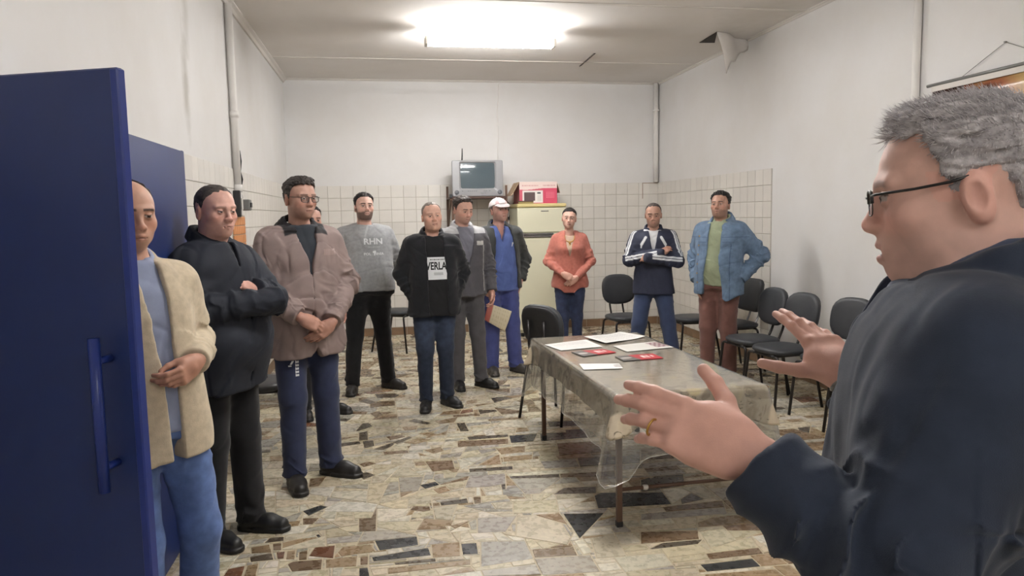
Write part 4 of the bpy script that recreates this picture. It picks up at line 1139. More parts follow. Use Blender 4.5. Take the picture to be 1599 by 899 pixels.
for lo, hi in (((fx0, YB - .017, ZT - .012), (fx1, YB - .010, ZT - .003)), ((fx0, YB - .017, ZT - .22), (fx0 + .007, YB - .010, ZT - .012))):
    m2 = MB(); m2.box(np.array(lo) - np.array(nf.location), np.array(hi) - np.array(nf.location)); m2.build('bar', M_RUST, nf)

# ---- hanging printed banner on the side wall
bn = thing('banner', 'hanging banner with an orange sunset print on the side wall', 'banner', (XR - .03, 4.10, 2.40))
m_, nt_, b_ = newmat('sunset_print')
tc = N(nt_, 'ShaderNodeTexCoord'); sp = nt_.nodes.new('ShaderNodeSeparateXYZ'); nt_.links.new(tc.outputs['Object'], sp.inputs[0])
nz = N(nt_, 'ShaderNodeTexNoise', Scale=2.2, Detail=6.0, Distortion=.6); nt_.links.new(tc.outputs['Object'], nz.inputs['Vector'])
ad = nt_.nodes.new('ShaderNodeMath'); ad.operation = 'MULTIPLY_ADD'; nt_.links.new(nz.outputs['Fac'], ad.inputs[0]); ad.inputs[1].default_value = .9; 
mr = N(nt_, 'ShaderNodeMapRange', i_1=-.7, i_2=.6, i_3=0.0, i_4=.8); nt_.links.new(sp.outputs['Y'], mr.inputs[0]); nt_.links.new(mr.outputs[0], ad.inputs[2])
rp = nt_.nodes.new('ShaderNodeValToRGB'); nt_.links.new(ad.outputs[0], rp.inputs[0])
el = rp.color_ramp.elements; el[0].position = .15; el[0].color = (*lin((168, 92, 30)), 1); el[1].position = 1.1; el[1].color = (*lin((70, 44, 36)), 1)
for p_, c_ in ((.45, (196, 128, 56)), (.75, (190, 158, 106)), (.95, (150, 92, 66))): e = el.new(p_); e.color = (*lin(c_), 1)
nt_.links.new(rp.outputs[0], b_.inputs['Base Color']); b_.inputs['Roughness'].default_value = .25
V = []; nb_ = (30, 20)
for i in range(nb_[0] + 1):
    for j in range(nb_[1] + 1):
        u, v = i / nb_[0], j / nb_[1]
        V.append((.004 * math.sin(9 * u) * v + .010 * math.sin(3 * v + 2 * u), -.62 + 1.12 * u - .002 * 0, -.045 - 1.35 * v))
o = mesh_np('print', np.array(V), [(i*(nb_[1]+1)+j, i*(nb_[1]+1)+j+1, (i+1)*(nb_[1]+1)+j+1, (i+1)*(nb_[1]+1)+j) for i in range(nb_[0]) for j in range(nb_[1])], m_, bn, True)
md = o.modifiers.new('Solid', 'SOLIDIFY'); md.thickness = .001
for z in (0.0, -1.40):
    mb = MB(); mb.tube([(0, -.66, z), (0, .54, z)], .011, 10); mb.build('rod', M_GREYMET, bn, True)
mb = MB(); mb.box((-.003, -.62, -.046), (.003, .50, -.008)); mb.build('hem_strip', M_TRIM, bn)
mb = MB(); mb.tube([(.012, .26, .005), (.022, -.08, .16)], .002, 5); mb.tube([(.022, -.08, .16), (.012, -.42, .005)], .002, 5); mb.build('string', M_GREYMET, bn)
mb = MB(); mb.tube([(.028, -.08, .16), (.012, -.08, .16)], .006, 8); mb.build('nail', M_GREYMET, bn)
# ------------------------------------------------------------------ people

def head_field(hp):
    """head about the eye line: x = own left, -y = face, z = up; chin at -.115, crown at +.117"""
    g = hp.get('jaw', 1.0); fat = hp.get('fat', 0.0); ns = hp.get('nose', 1.0); op = hp.get('open', 0.0)
    F = Field()
    F.ell((0, .016, .034), (.075, .097, .083), 0)
    F.ell((0, -.022, .03), (.066, .066, .070), .03)
    F.ell((0, -.026, -.032), (.063 + fat * .5, .062, .072), .03)
    F.ell((0, -.012, -.064), (.0545 * g + fat, .062, .040 + fat * .3), .03)
    F.ell((0, -.063, -.093 - op * .4), (.024 * g + fat * .3, .027, .022), .028)
    if fat > .004: F.ell((0, -.02, -.098), (.045 + fat, .045, .022), .03)
    for s in (1, -1):
        F.ell((s * .042, -.054, -.024), (.022 + fat * .5, .025, .022), .022)
        F.cone((s * .009, -.0865, .021), (s * .044, -.0755, .0215), .0098, .0095, .016)
    for s in (1, -1): F.ell((s * .031, -.104, .0005), (.0185, .0225, .0125), .012, 'd')
    F.cone((0, -.086, .016), (0, -.1055, -.030), .0072, .0100 * ns, .012)
    F.ell((0, -.105, -.033), (.0112 * ns, .0105, .0095), .01)
    for s in (1, -1):
        F.ell((s * .0125 * ns, -.099, -.036), (.0075 * ns, .010, .0075), .008)
        F.ell((s * .006 * ns, -.106, -.0445), (.0038, .005, .003), .003, 'd')
    F.ell((0, -.070, -.062), (.032, .026, .027), .022)
    zl = -.0735 - op * .8; zu = -.0625 + op * .12
    for s in (1, -1):
        F.cone((s * .022, -.0845, -.067 - op * .35), (s * .004, -.0958, zu), .0035, .0058, .006)
        F.cone((s * .020, -.0845, -.069 - op * .45), (0, -.0938, zl), .0035, .0062, .006)
    if op > 0: F.ell((0, -.098, (zl + zu) / 2), (.017, .022, op * .42), .004, 'd')
    else: F.cone((-.022, -.0915, -.0682), (.022, -.0915, -.0682), .0016, .0016, .004, op='d'); F.ell((0, -.1015, -.0682), (.020, .004, .0012), .003, 'd')
    for s in (1, -1):
        F.ell((s * .031, -.0785, .001), (.0125, .0125, .0125), 0)
        lid = hp.get('lid', .0018)
        def lidf(P, s=s, up=1):
            d = ball(P, (s * .031, -.0785, .001), .0142)
            return np.maximum(d, (lid + .25 * (np.abs(P[:, 0] - s * .031)) + .001 - P[:, 2])) if up else np.maximum(d, P[:, 2] - (-.0040 + .25 * np.abs(P[:, 0] - s * .031)))
        c = np.array((s * .031, -.0785, .001))
        F.add(lambda P, s=s: lidf(P, s, 1), c - .0142, c + .0142, .003)
        F.add(lambda P, s=s: lidf(P, s, 0), c - .0142, c + .0142, .003)
        # ear
        Re = rotm(12, 0, s * 16)
        e0 = np.array((s * .0765, .018, -.008))
        F.add(lambda P, e0=e0, Re=Re: ell((P - np.float32(e0)) @ np.float32(Re), (0, 0, 0), (.0105, .0185, .031)), e0 - .034, e0 + .034, .008)
        e1 = e0 + Re @ np.array((s * .0115, -.0035, .002))
        F.add(lambda P, e1=e1, Re=Re: ell((P - np.float32(e1)) @ np.float32(Re), (0, 0, 0), (.0095, .0120, .0215)), e1 - .025, e1 + .025, .003, 'd')
    return F

def cranium(q, hp):
    fat = hp.get('fat', 0)
    d = ell(q, (0, .014, .034), (.076, .097, .083))
    d = smin(d, ell(q, (0, -.022, .03), (.066, .066, .070)), .03)
    d = smin(d, ell(q, (0, -.014, -.066), (.056 * hp.get('jaw', 1) + fat, .062, .040)), .03)
    return smin(d, cone(q, (0, .03, -.02), (0, .04, -.13), .062, .056), .03)

def face_paint(q, hp):
    skin = lin(hp['skin']); n = len(q)
    x, y, z = q[:, 0], q[:, 1], q[:, 2]; ax = np.abs(x)
    c = np.tile(skin, (n, 1))
    m = wave(q, 3, 18, 4)[:, None]; c = c * (1 + .05 * m)
    front = sstep(-.02, -.06, y)
    def blend(c, m, col): m = np.clip(m, 0, 1)[:, None]; return c * (1 - m) + col * m
    red = skin * np.array((1.10, .86, .82))
    c = blend(c, front * .7 * np.exp(-(((ax - .043) / .022) ** 2 + ((z + .026) / .02) ** 2)), red)
    c = blend(c, front * .7 * np.exp(-((ax / .016) ** 2 + ((z + .033) / .014) ** 2)), red)
    ear = (ax > .072) & (z < .03) & (z > -.05)
    c = blend(c, ear * .5, red)
    c = blend(c, ear * .45 * np.exp(-(((y - .014) / .010) ** 2 + ((z + .008) / .018) ** 2)), skin * np.array((.62, .5, .48)))  # shade of the ear hollow put into the skin colour
    op = hp.get('open', 0)
    # lips
    lip = front * sstep(.023, .018, ax) * sstep(.0105, .0065, np.abs(z + .068 + op * .35) - op * .5 - (.023 - ax) * .02)
    c = blend(c, lip * hp.get('lip', .5), lin(hp.get('lipc', (150, 92, 86))) if 'lipc' in hp else skin * np.array((.64, .40, .40)))
    if op: c = blend(c, (sstep(.019, .015, ax) * (y > -.097) * (y < -.05) * sstep(op * .55, op * .40, np.abs(z + .068 + op * .35))), lin((60, 25, 25)))
    else: c = blend(c, front * sstep(.023, .019, ax) * sstep(.0022, .0008, np.abs(z + .0682)), skin * .30)
    # beard / stubble
    bd = hp.get('beard', 0)
    if bd:
        zone = sstep(-.040, -.056, z + .30 * np.maximum(ax - .035, 0) - .5 * np.maximum(ax - .05, 0) * 1.2) * sstep(.035, .0, y) * sstep(-.128, -.112, z - .4 * (y + .05))
        ring = 1 - sstep(.021, .016, np.sqrt((ax * .8) ** 2 + (1.25 * (z + .068)) ** 2))
        side = sstep(.048, .056, ax) * sstep(.0, -.02, z) * sstep(-.04, -.02, y) * sstep(.02, .0, y)
        c = blend(c, bd * np.maximum(zone * ring, side * hp.get('side', 0)), lin(hp.get('beardc', (40, 34, 32))))
    # brows
    bw = hp.get('brow', .8)
    zb = .0215 + .055 * np.clip(ax - .012, 0, .022) - .13 * np.clip(ax - .034, 0, .03)
    br = (y < -.045) * sstep(.009, .013, ax) * sstep(.054, .047, ax) * sstep(.0058, .0028, np.abs(z - zb))
    c = blend(c, br * bw, lin(hp.get('browc', (46, 36, 32))))
    # eye sockets painted a little darker, lash line, eyeball
    gx, gz = hp.get('gaze', (0, 0))
    for s in (1, -1):
        ex = x - s * .031; ez = z - .001
        r = np.sqrt(ex ** 2 + (y + .0785) ** 2 + ez ** 2)
        lid = hp.get('lid', .0018)
        up = lid + .25 * np.abs(ex) + .001; lo = -.0040 + .25 * np.abs(ex)
        inside = (y < -.08) & (np.abs(ex) < .0125) & (z < up + .001) & (z > lo - .001) & (r < .0136)
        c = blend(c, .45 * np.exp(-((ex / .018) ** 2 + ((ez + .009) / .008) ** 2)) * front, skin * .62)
        lash = (y < -.075) * sstep(.015, .013, np.abs(ex)) * sstep(.0030, .0012, np.abs(z - up - .0008)) * (r < .018)
        c = blend(c, lash * .85, lin((30, 22, 20)))
        c = blend(c, inside * 1.0, lin((176, 164, 156)))  # eye white toned down, shading put into its colour
        ir = np.sqrt((ex - gx) ** 2 + (ez - gz) ** 2)
        c = blend(c, inside * sstep(.0072, .0058, ir), lin((44, 28, 20)))
    return c

def hair_field(hp):
    hair = hp['hair']
    A = np.radians(hair['ang']); Z = np.array(hair['z'], float)
    tt = hair.get('top', .012); ts = hair.get('sidet', .004); am = hair.get('amp', .002); fr = hair.get('freq', 45); sd = hair.get('seed', 5)
    tuft = hair.get('tuft', 0.0)
    def f(q):
        d = cranium(q, hp)
        an = np.arctan2(np.abs(q[:, 0]), -(q[:, 1] - .01))
        zh = np.interp(an, A, Z).astype(np.float32) + .004 * wave(q, sd + 9, 30, 3)
        h = sstep(.03, .085, q[:, 2])
        t = ts + (tt - ts) * h
        t = t * (.12 + .88 * sstep(.0, .034, q[:, 2] - zh))
        if tuft: t = t + tuft * np.exp(-((q[:, 1] + .075) / .03) ** 2) * sstep(.05, .085, q[:, 2])
        st = q * np.float32((1.0, .35, .6))
        d = d - t + am * wave(st, sd, fr, 5) + .5 * am * wave(st, sd + 1, fr * 2.3, 4)
        return smax(d, (zh - q[:, 2]) * .75, .008)
    F = Field(); F.add(f, (-.12, -.14, -.09), (.12, .15, .16), 0); return F

HAIR_SHORT = dict(ang=[0, 25, 45, 58, 66, 74, 82, 92, 112, 140, 180], z=[.082, .081, .076, .060, .036, .000, -.010, .022, .028, -.030, -.058])

def frame(d, n):
    d = np.asarray(d, float); d /= np.linalg.norm(d); n = np.asarray(n, float); n = n - d * (n @ d); n /= np.linalg.norm(n)
    return d, n

def hand_prims(F, W, d, n, side, curl=(25, 30, 35, 40), spread=4, thumb=(0, 0), size=1.0, skin_k=.010):
    """W wrist, d towards the fingers, n back of the hand; thumb=(abduct, curl) degrees"""
    d, n = frame(d, n); t = np.cross(n, d) if side == 'R' else np.cross(d, n)
    W = np.asarray(W, float)
    at = lambda x, y, z: W + size * (x * d + y * t + z * n)
    R = np.stack([d, t, n], 1); S = size
    G = Field()
    c1 = at(.052, -.001, -.001)
    G.add(lambda P: obb(P, c1, R, np.array((.046, .038, .0135)) * S, .013 * S), c1 - .07, c1 + .07, 0)
    G.cone(at(-.02, 0, 0), at(.03, .0, 0), .0265 * S, .024 * S, .03)
    G.cone(at(.012, .016, -.006), at(.055, .032, -.010), .016 * S, .015 * S, .02)         # thenar
    G.cone(at(.015, -.018, -.006), at(.06, -.026, -.006), .013 * S, .012 * S, .018)
    base = [(.092, .0285), (.097, .0095), (.092, -.0095), (.082, -.0275)]
    segs = [(.043, .026, .021), (.047, .030, .022), (.043, .028, .021), (.034, .021, .019)]
    rad = [.0094, .0097, .0092, .0082]
    cu = [curl] * 4 if not hasattr(curl, '__len__') else curl
    tips = []
    for i in range(4):
        p = np.array((base[i][0], base[i][1], 0.0)); a = 0.0; sp = math.radians(spread * (1.5 - i))
        r = rad[i]
        f1 = [1.0, 1.15, .8]
        FF = Field()
        for j in range(3):
            a += math.radians(cu[i]) * f1[j]
            q = p + segs[i][j] * np.array((math.cos(a) * math.cos(sp), math.sin(sp) * math.cos(a), -math.sin(a)))
            r2 = r * (.93 if j < 2 else .86)
            FF.cone(at(*p), at(*q), r * S, r2 * S, .004)
            p, r = q, r2
        tips.append(at(*p))
        lo, hi = FF.bounds(); G.add(lambda P, FF=FF: FF(P), lo + .03, hi - .03, .007)
    ab, tc = math.radians(thumb[0]), math.radians(thumb[1])
    p = np.array((.022, .024, -.008)); a = math.radians(38) + ab; dn = math.radians(-22) 
    r = .0135; FF = Field()
    for j, L in enumerate((.045, .034, .028)):
        q = p + L * np.array((math.cos(a) * math.cos(dn), math.sin(a) * math.cos(dn), math.sin(dn)))
        FF.cone(at(*p), at(*q), r * S, r * .88 * S, .005); p = q; r *= .88; a -= math.radians(12) + tc * .8; dn -= tc * .3
    lo, hi = FF.bounds(); G.add(lambda P, FF=FF: FF(P), lo + .03, hi - .03, .012)
    lo, hi = G.bounds()
    F.add(lambda P: G(P), lo + .03, hi - .03, skin_k)
    return tips

TZ = np.array((.70, .80, .90, 1.00, 1.10, 1.20, 1.30, 1.38, 1.44, 1.49, 1.53))
TW = np.array((.165, .172, .172, .162, .155, .160, .170, .166, .132, .084, .062))
TF = np.array((.100, .105, .105, .103, .105, .112, .118, .110, .085, .062, .052))
TB = np.array((.105, .120, .122, .105, .095, .100, .108, .108, .095, .076, .066))

_zd = np.linspace(.55, 1.70, 231)
def _sm(t):
    v = np.interp(_zd, TZ, t); k = np.exp(-(np.arange(-14, 15) * .005 / .028) ** 2); k /= k.sum()
    return np.convolve(np.pad(v, 14, mode='edge'), k, 'valid')
TW, TF, TB = _sm(TW), _sm(TF), _sm(TB); TZ = _zd
def person(label, pos, yaw, H, body, head, arms, legs, tops, pants, shoes, group=None, hb=.005, hc=.009, extras=None):
    s = H / 1.75
    lx, ly = body.get('lean', (0, 0)); g = body.get('g', 1.0); belly = body.get('belly', 0.0); bz = body.get('bz', 1.08); bust = body.get('bust', 0)
    sw = body.get('sh', .178)
    tw = TW * g; tf = TF * (1 + (g - 1) * .8) + belly * np.exp(-((TZ - bz) / .16) ** 2) + bust * np.exp(-((TZ - 1.29) / .06) ** 2); tb = TB * (1 + (g - 1) * .5)
    tw = tw + belly * .45 * np.exp(-((TZ - bz) / .17) ** 2)
    hipw = body.get('hips', 0); tw = tw + hipw * np.exp(-((TZ - .88) / .10) ** 2)
    L = lambda p: np.array((p[0] + lx * (p[2] - .92), p[1] + ly * (p[2] - .92), p[2]), float)
    def torso(off, zlo, zhi, hem=None, opening=None, flare=0.0):
        def f(P):
            z = P[:, 2]; x = P[:, 0] - lx * (z - .92); y = P[:, 1] - ly * (z - .92)
            w = np.interp(z, TZ, tw).astype(np.float32) + off + flare * sstep(1.15, .75, z)
            dp = np.where(y < 0, np.interp(z, TZ, tf), np.interp(z, TZ, tb)).astype(np.float32) + off + flare * sstep(1.15, .75, z)
            q = (np.abs(x) / w) ** 2.35 + (np.abs(y) / dp) ** 2.35
            d = (q ** (1 / 2.35) - 1) * np.minimum(w, dp)
            lo = zlo if hem is None else zlo + hem(x, y)
            d = smax(d, lo - z, .012); d = smax(d, z - zhi, .02)
            if opening is not None:
                zz, ww, xx = opening
                o = np.abs(x - np.interp(z, zz, xx)) - np.interp(z, zz, ww)
                d = smax(d, -np.maximum(o, y + .015).astype(np.float32), .008)
            return d.astype(np.float32)
        m = max(tw.max(), .2) + off + flare + .04; e = abs(lx) * .5
        return f, np.array((-m - e, -tf.max() - off - flare - .05 - abs(ly) * .5, zlo - .03)), np.array((m + e, tb.max() + off + flare + .05 + abs(ly) * .5, zhi + .02))
    nb = L((0, .012, 1.47)); hc0 = L((0, -.018 + head.get('fwd', 0), 1.633 + head.get('up', 0))) + np.array((head.get('dx', 0), 0, 0))
    Rh = rotm(0, 0, head.get('yaw', 0)) @ rotm(head.get('pitch', 0), 0, 0) @ rotm(0, head.get('roll', 0), 0)
    hs = head.get('size', 1.0) / s * (s ** .55)
    HF = head_field(head)
    tohead = lambda P: ((P - np.float32(hc0)) @ np.float32(Rh)) / np.float32(hs)
    toloc = lambda q: hc0 + (Rh @ (np.asarray(q, float) * hs))
    J = {}
    for sd, sg in (('L', 1), ('R', -1)):
        J['s' + sd] = L((sg * (sw - .008), .012, 1.400 + body.get('shz', 0)))
        a = arms[sd]; J['e' + sd] = L(a['e']) if a.get('rel', 1) else np.array(a['e']); J['w' + sd] = np.array(a['W']) if 'W' in a else L(a['w'])
        J['h' + sd] = np.array((sg * .088, .0, .90)); l = legs[sd]
        J['a' + sd] = np.array((l['a'][0], l['a'][1], l['a'][2] if len(l['a']) > 2 else .085))
        mid = (J['h' + sd] + J['a' + sd]) / 2 + np.array((0, -.015, .015))
        J['k' + sd] = np.array(l['k']) if 'k' in l else mid
    # ---- skin
    B = Field()
    B.add(lambda P: HF(tohead(P)) * np.float32(hs), hc0 - .155 * hs, hc0 + .155 * hs, 0)
    nr = head.get('neck', .053)
    B.cone(toloc((0, .028, -.055)), nb, nr, nr + .006, .03)
    B.cone(nb, L((0, .01, 1.40)), nr, .07, .03)
    B.cone(L((-.10, .01, 1.41)), L((.10, .01, 1.41)), .035, .035, .04)
    B.cone(L((0, .01, 1.40)), np.array((0, 0, .95)), .07, .07, .04)
    for sd, sg in (('L', 1), ('R', -1)):
        B.cone(L((sg * .10, .01, 1.41)), J['s' + sd], .035, .032, .03)
        B.cone(J['s' + sd], J['e' + sd], .032, .028, .02)
        a = arms[sd]
        B.cone(J['e' + sd], J['w' + sd], .032, .0255, .02)
        B.cone(np.array((0, 0, .95)), J['h' + sd], .05, .05, .04)
        B.cone(J['h' + sd], J['k' + sd], .05, .04, .03); B.cone(J['k' + sd], J['a' + sd], .04, .03, .02)
        dv = a.get('d'); dv = J['w' + sd] - J['e' + sd] if dv is None else dv
        hand_prims(B, J['w' + sd], dv, a['n'], sd, a.get('curl', 30), a.get('spread', 3), a.get('thumb', (0, 10)), a.get('size', .95))
    lo, hi = B.bounds()
    V, Fq = mesh_field(B, lo, hi, hb / s)
    q = tohead(V.astype(np.float32))
    skin = lin(head['skin']); col = np.tile(skin * np.array((.95, .86, .84)), (len(V), 1))
    near = (np.abs(q) < .16).all(1); fp = face_paint(q, head)
    wgt = (near * sstep(-.16, -.13, q[:, 2]))[:, None]; col = col * (1 - wgt) + fp * wgt
    root = mesh_np('person', V * s, Fq, MAT['skin'], None, True, col)
    root.location = (*pos, 0); root.rotation_euler = (0, 0, math.radians(yaw)); tag(root, label, 'person', group)
    out = {'root': root, 'J': J, 's': s, 'toloc': lambda p: toloc(p) * s, 'Rh': Rh, 'hs': hs * s}
    # ---- hair
    if head.get('hair'):
        HR = hair_field(head); hh = min(hb, .0045)
        V, Fq = mesh_field(HR, (-.13, -.15, -.10), (.13, .16, .17), hh)
        V, Fq = keep_big(V, Fq, .03)
        P = V.astype(np.float32); c0, c1 = lin(head['hair']['c']), lin(head['hair'].get('c2', head['hair']['c']))
        m = np.clip(.5 + .5 * wave(P * np.float32((1, .3, .5)), 8, 60, 5), 0, 1)[:, None]
        if 'mix' in head['hair']: m = np.clip(m + head['hair']['mix'](P)[:, None], 0, 1)
        cc = c0 * (1 - m) + c1 * m
        mesh_np('hair', (hc0 + (V * hs) @ Rh.T) * s, Fq, MAT['hair'], root, True, cc)
    # ---- garments
    for t in tops:
        F = Field(); off = t['off']; fold = t.get('fold', .004); sdv = t.get('seed', 1)
        fn, lo_, hi_ = torso(off, t['hem'], t.get('top', 1.485), t.get('hemf'), t.get('open'), t.get('flare', .012))
        F.add(fn, lo_, hi_, 0)
        for sd, sg in (('L', 1), ('R', -1)):
            if t.get('open') is None or True:
                F.cone(L((sg * .065, .014, 1.452)), J['s' + sd] + np.array((-sg * .030, 0, -.010)), .026 + off * .8, .036 + off * .8, .04)
            if t.get('sleeve', 1) == 0: continue
            ar = t.get('arm', 1.0)
            F.cone(J['s' + sd], J['e' + sd], (.051 + off * .8) * ar, (.045 + off * .75) * ar, t.get('kb', .06), (fold * 1.3, 3.2, .95, .45, sdv + sg))
        F.items = [i for i in F.items]
        for sd, sg in (('L', 1), ('R', -1)):
            if t.get('sleeve', 1) == 0: continue
            ar = t.get('arm', 1.0)
            e, w = J['e' + sd], J['w' + sd]; ax = (w - e) / np.linalg.norm(w - e); end = e + (w - e) * t.get('cuff', .97)
            def sl(P, e=e, w=w, ax=ax, end=end, sg=sg):
                d = cone(P, e, w, (.046 + off * .8) * ar, (.033 + off * .75) * ar, (fold * 1.4, 4.0, .25, .5, sdv + 5 + sg))
                return smax(d, ((P - np.float32(end)) @ np.float32(ax)), .006)
            m = .07 + off
            F.add(sl, np.minimum(e, w) - m, np.maximum(e, w) + m, .012)
        for cl in t.get('collar', ()):
            F.add(*collar(cl, L), cl.get('k', .006))
        if t.get('neckcut'):
            nz, nrad, nyy = t['neckcut']
            F.add(lambda P: ell(P, L((0, nyy, nz)), (nrad, nrad * .9, .05)), L((0, nyy, nz)) - .1, L((0, nyy, nz)) + .1, .01, 'd')
        fa = t.get('noise', .004); ff = t.get('nf', 4.5)
        st = np.float32(t.get('stretch', (1, 1, .6)))
        F.add(lambda P, d: d + fa * wave(P * st, sdv + 20, ff, 5) + fa * .5 * (1 - 2 * np.abs(wave(P * st[::-1], sdv + 31, ff * .9, 4))), (0,0,0), (0,0,0), 0, 'x')
        lo, hi = F.bounds()
        V, Fq = mesh_field(F, lo, hi, t.get('h', min(hc, .0055) if t.get('collar') else hc) / s)
        V, Fq = keep_big(V, Fq, .04)
        c = lin(t['c']); col = np.tile(c, (len(V), 1))
        if 'paint' in t: col = t['paint'](V.astype(np.float32), col, J, L)
        o = mesh_np(t['name'], V * s, Fq, MAT[t.get('mat', 'cloth')], root, True, col)
        if t.get('plabel'): o['label'] = t['plabel']
        out[t['name']] = (o, V * s, Fq)
    # ---- trousers
    F = Field(); off = pants.get('off', .008); fw = pants.get('w', 1.0)
    fn, lo_, hi_ = torso(off, .875, pants.get('top', 1.0))
    F.add(fn, lo_, hi_, 0)
    for sd, sg in (('L', 1), ('R', -1)):
        h_, k_, a_ = J['h' + sd], J['k' + sd], J['a' + sd]; up = a_ + (k_ - a_) * pants.get('hemup', -.05)
        F.cone(h_ + np.array((sg * .008, 0, -.03)), k_, (.089 * g * .94 + off) , (.062 * fw + off), .07, (.003, 5, .1, .5, 60 + sg))
    for sd, sg in (('L', 1), ('R', -1)):
        k_, a_ = J['k' + sd], J['a' + sd]; up = a_ + (k_ - a_) * pants.get('hemup', -.06)
        def lg(P, k_=k_, up=up, sg=sg):
            d = cone(P, k_, up, .062 * fw + off, pants.get('hem', .056) * 1.0 + off * .7, (pants.get('stack', .007), 4.5, .95, .28, 70 + sg))
            ax = (up - k_) / np.linalg.norm(up - k_)
            return smax(d, (P - np.float32(up)) @ np.float32(ax) - .004, .006)
        F.add(lg, np.minimum(k_, up) - .1, np.maximum(k_, up) + .1, .03)
    F.add(lambda P, d: d + .0035 * wave(P * np.float32((1, 1, .7)), 77, 4.5, 5), (0,0,0), (0,0,0), 0, 'x')
    lo, hi = F.bounds(); V, Fq = mesh_field(F, lo, hi, hc / s)
    V, Fq = keep_big(V, Fq, .04)
    col = np.tile(lin(pants['c']), (len(V), 1))
    if 'paint' in pants: col = pants['paint'](V.astype(np.float32), col, J, L)
    out['trousers'] = (mesh_np(pants.get('name', 'trousers'), V * s, Fq, MAT[pants.get('mat', 'cloth')], root, True, col), V * s, Fq)
    # ---- shoes
    for sd, sg in (('L', 1), ('R', -1)):
        if legs[sd].get('noshoe'): continue
        V, Fq, col = shoe_mesh(shoes, hc)
        Rz = rotm(0, 0, legs[sd].get('yaw', sg * 14)); a_ = J['a' + sd]
        V = V @ Rz.T + np.array((a_[0], a_[1], max(a_[2] - .085, 0)))
        mesh_np('shoe', V * s, Fq, MAT['leather'], root, True, col)
    return out

_shoe_cache = {}
def shoe_mesh(sp, h):
    key = (sp['c'], sp.get('sole'), h > .007, sp.get('bulk', 1))
    if key not in _shoe_cache:
        bk = sp.get('bulk', 1.0); F = Field()
        F.cone((0, .025, .05), (0, -.10, .042), .041 * bk, .042 * bk, 0)
        F.cone((0, -.10, .040), (0, -.165, .032), .044 * bk, .036 * bk, .02)
        F.cone((0, .018, .05), (0, .012, .115), .040 * bk, .043 * bk, .03)
        for i in range(4): F.cone((-.022, -.055 - i * .022, .082 - i * .008), (.022, -.055 - i * .022, .082 - i * .008), .0035, .0035, .003)
        F.add(lambda P, d: smax(d, .014 - P[:, 2], .004), (0,0,0), (0,0,0), 0, 'x')
        def sole(P):
            a = np.float32((0, .03)); b = np.float32((0, -.165)); v = P[:, :2] - a; t = np.clip(v @ (b - a) / float((b - a) @ (b - a)), 0, 1)
            r = .041 + .006 * np.sin(t * 3.14) * (t > .3) + .003
            d2 = np.sqrt(((v - t[:, None] * (b - a)) ** 2).sum(1)) - r * bk
            return np.maximum(d2, np.maximum(-P[:, 2] + .001, P[:, 2] - .024)).astype(np.float32)
        F.add(sole, (-.06, -.23, 0), (.06, .09, .03), .003)
        V, Fq = mesh_field(F, (-.09, -.26, -.03), (.09, .12, .2), min(h, .007))
        col = np.tile(lin(sp['c']), (len(V), 1)); m = V[:, 2] < .022; col[m] = lin(sp.get('sole', sp['c']))
        _shoe_cache[key] = (V, Fq, col)
    return _shoe_cache[key]

def collar(cl, L):
    """fold-over or stand collar round the neck; gap is the half opening at the front in degrees"""
    zt = cl.get('z', 1.515); hgt = cl.get('h', .05); r0 = cl.get('r', .072); fl = cl.get('flare', .35); th = cl.get('t', .008); gap = math.radians(cl.get('gap', 25)); tilt = cl.get('tilt', .45); pt = cl.get('point', 0.0); yc = cl.get('y', .018)
    c = L((0, yc, 1.48))
    def f(P):
        x = P[:, 0] - c[0]; y = P[:, 1] - c[1]; z = P[:, 2] - tilt * y
        rr = np.sqrt((x / 1.0) ** 2 + (y / 1.05) ** 2)
        R = r0 + np.clip(zt - z, 0, .3) * fl
        d = np.abs(rr - R) * .9 - th
        an = np.arctan2(np.abs(x), -y)
        zlo = zt - hgt - pt * np.exp(-((an - gap) / .35) ** 2)
        d = smax(d, np.maximum(zlo - z, z - zt), .008)
        return smax(d, (gap - an) * r0, .008).astype(np.float32)
    m = r0 + (hgt + pt) * fl + .03
    return f, c + np.array((-m, -m, -hgt - pt - .09)), c + np.array((m, m, .12))
# ------------------------------------------------------------------ the people
def shortcut(c, c2=None, dz=0.0, **k):
    h = dict(ang=list(HAIR_SHORT['ang']), z=[z + dz for z in HAIR_SHORT['z']], c=c, c2=c2 or tuple(int(v * 1.25) for v in c)); h.update(k); return h
DARKH = (34, 28, 27)
def hang(out=.0): return dict(L=dict(e=(.255 + out, .03, 1.135), w=(.245 + out, -.06, .885), n=(1, .2, 0), curl=28), R=dict(e=(-.255 - out, .03, 1.135), w=(-.245 - out, -.06, .885), n=(-1, .2, 0), curl=28))
def clasp(z=.965, y=-.20, wd=.085): return dict(
    R=dict(e=(-.255, -.015, 1.14), w=(-wd, y, z + .025), d=(.85, -.12, -.50), n=(.1, -1, .35), curl=(28, 32, 36, 40), spread=1, thumb=(-8, 10)),
    L=dict(e=(.255, -.015, 1.14), w=(wd - .01, y + .012, z - .02), d=(-.80, .02, -.60), n=(-.05, -1, .1), curl=(20, 24, 28, 30), spread=1, thumb=(-20, 5)))
def pockets(e=(.285, .06, 1.15), w=(.205, -.07, .94)): return dict(
    L=dict(e=e, w=w, d=(-.25, -.25, -.95), n=(1, -.3, 0), curl=12), R=dict(e=(-e[0], e[1], e[2]), w=(-w[0], w[1], w[2]), d=(.25, -.25, -.95), n=(-1, -.3, 0), curl=12))
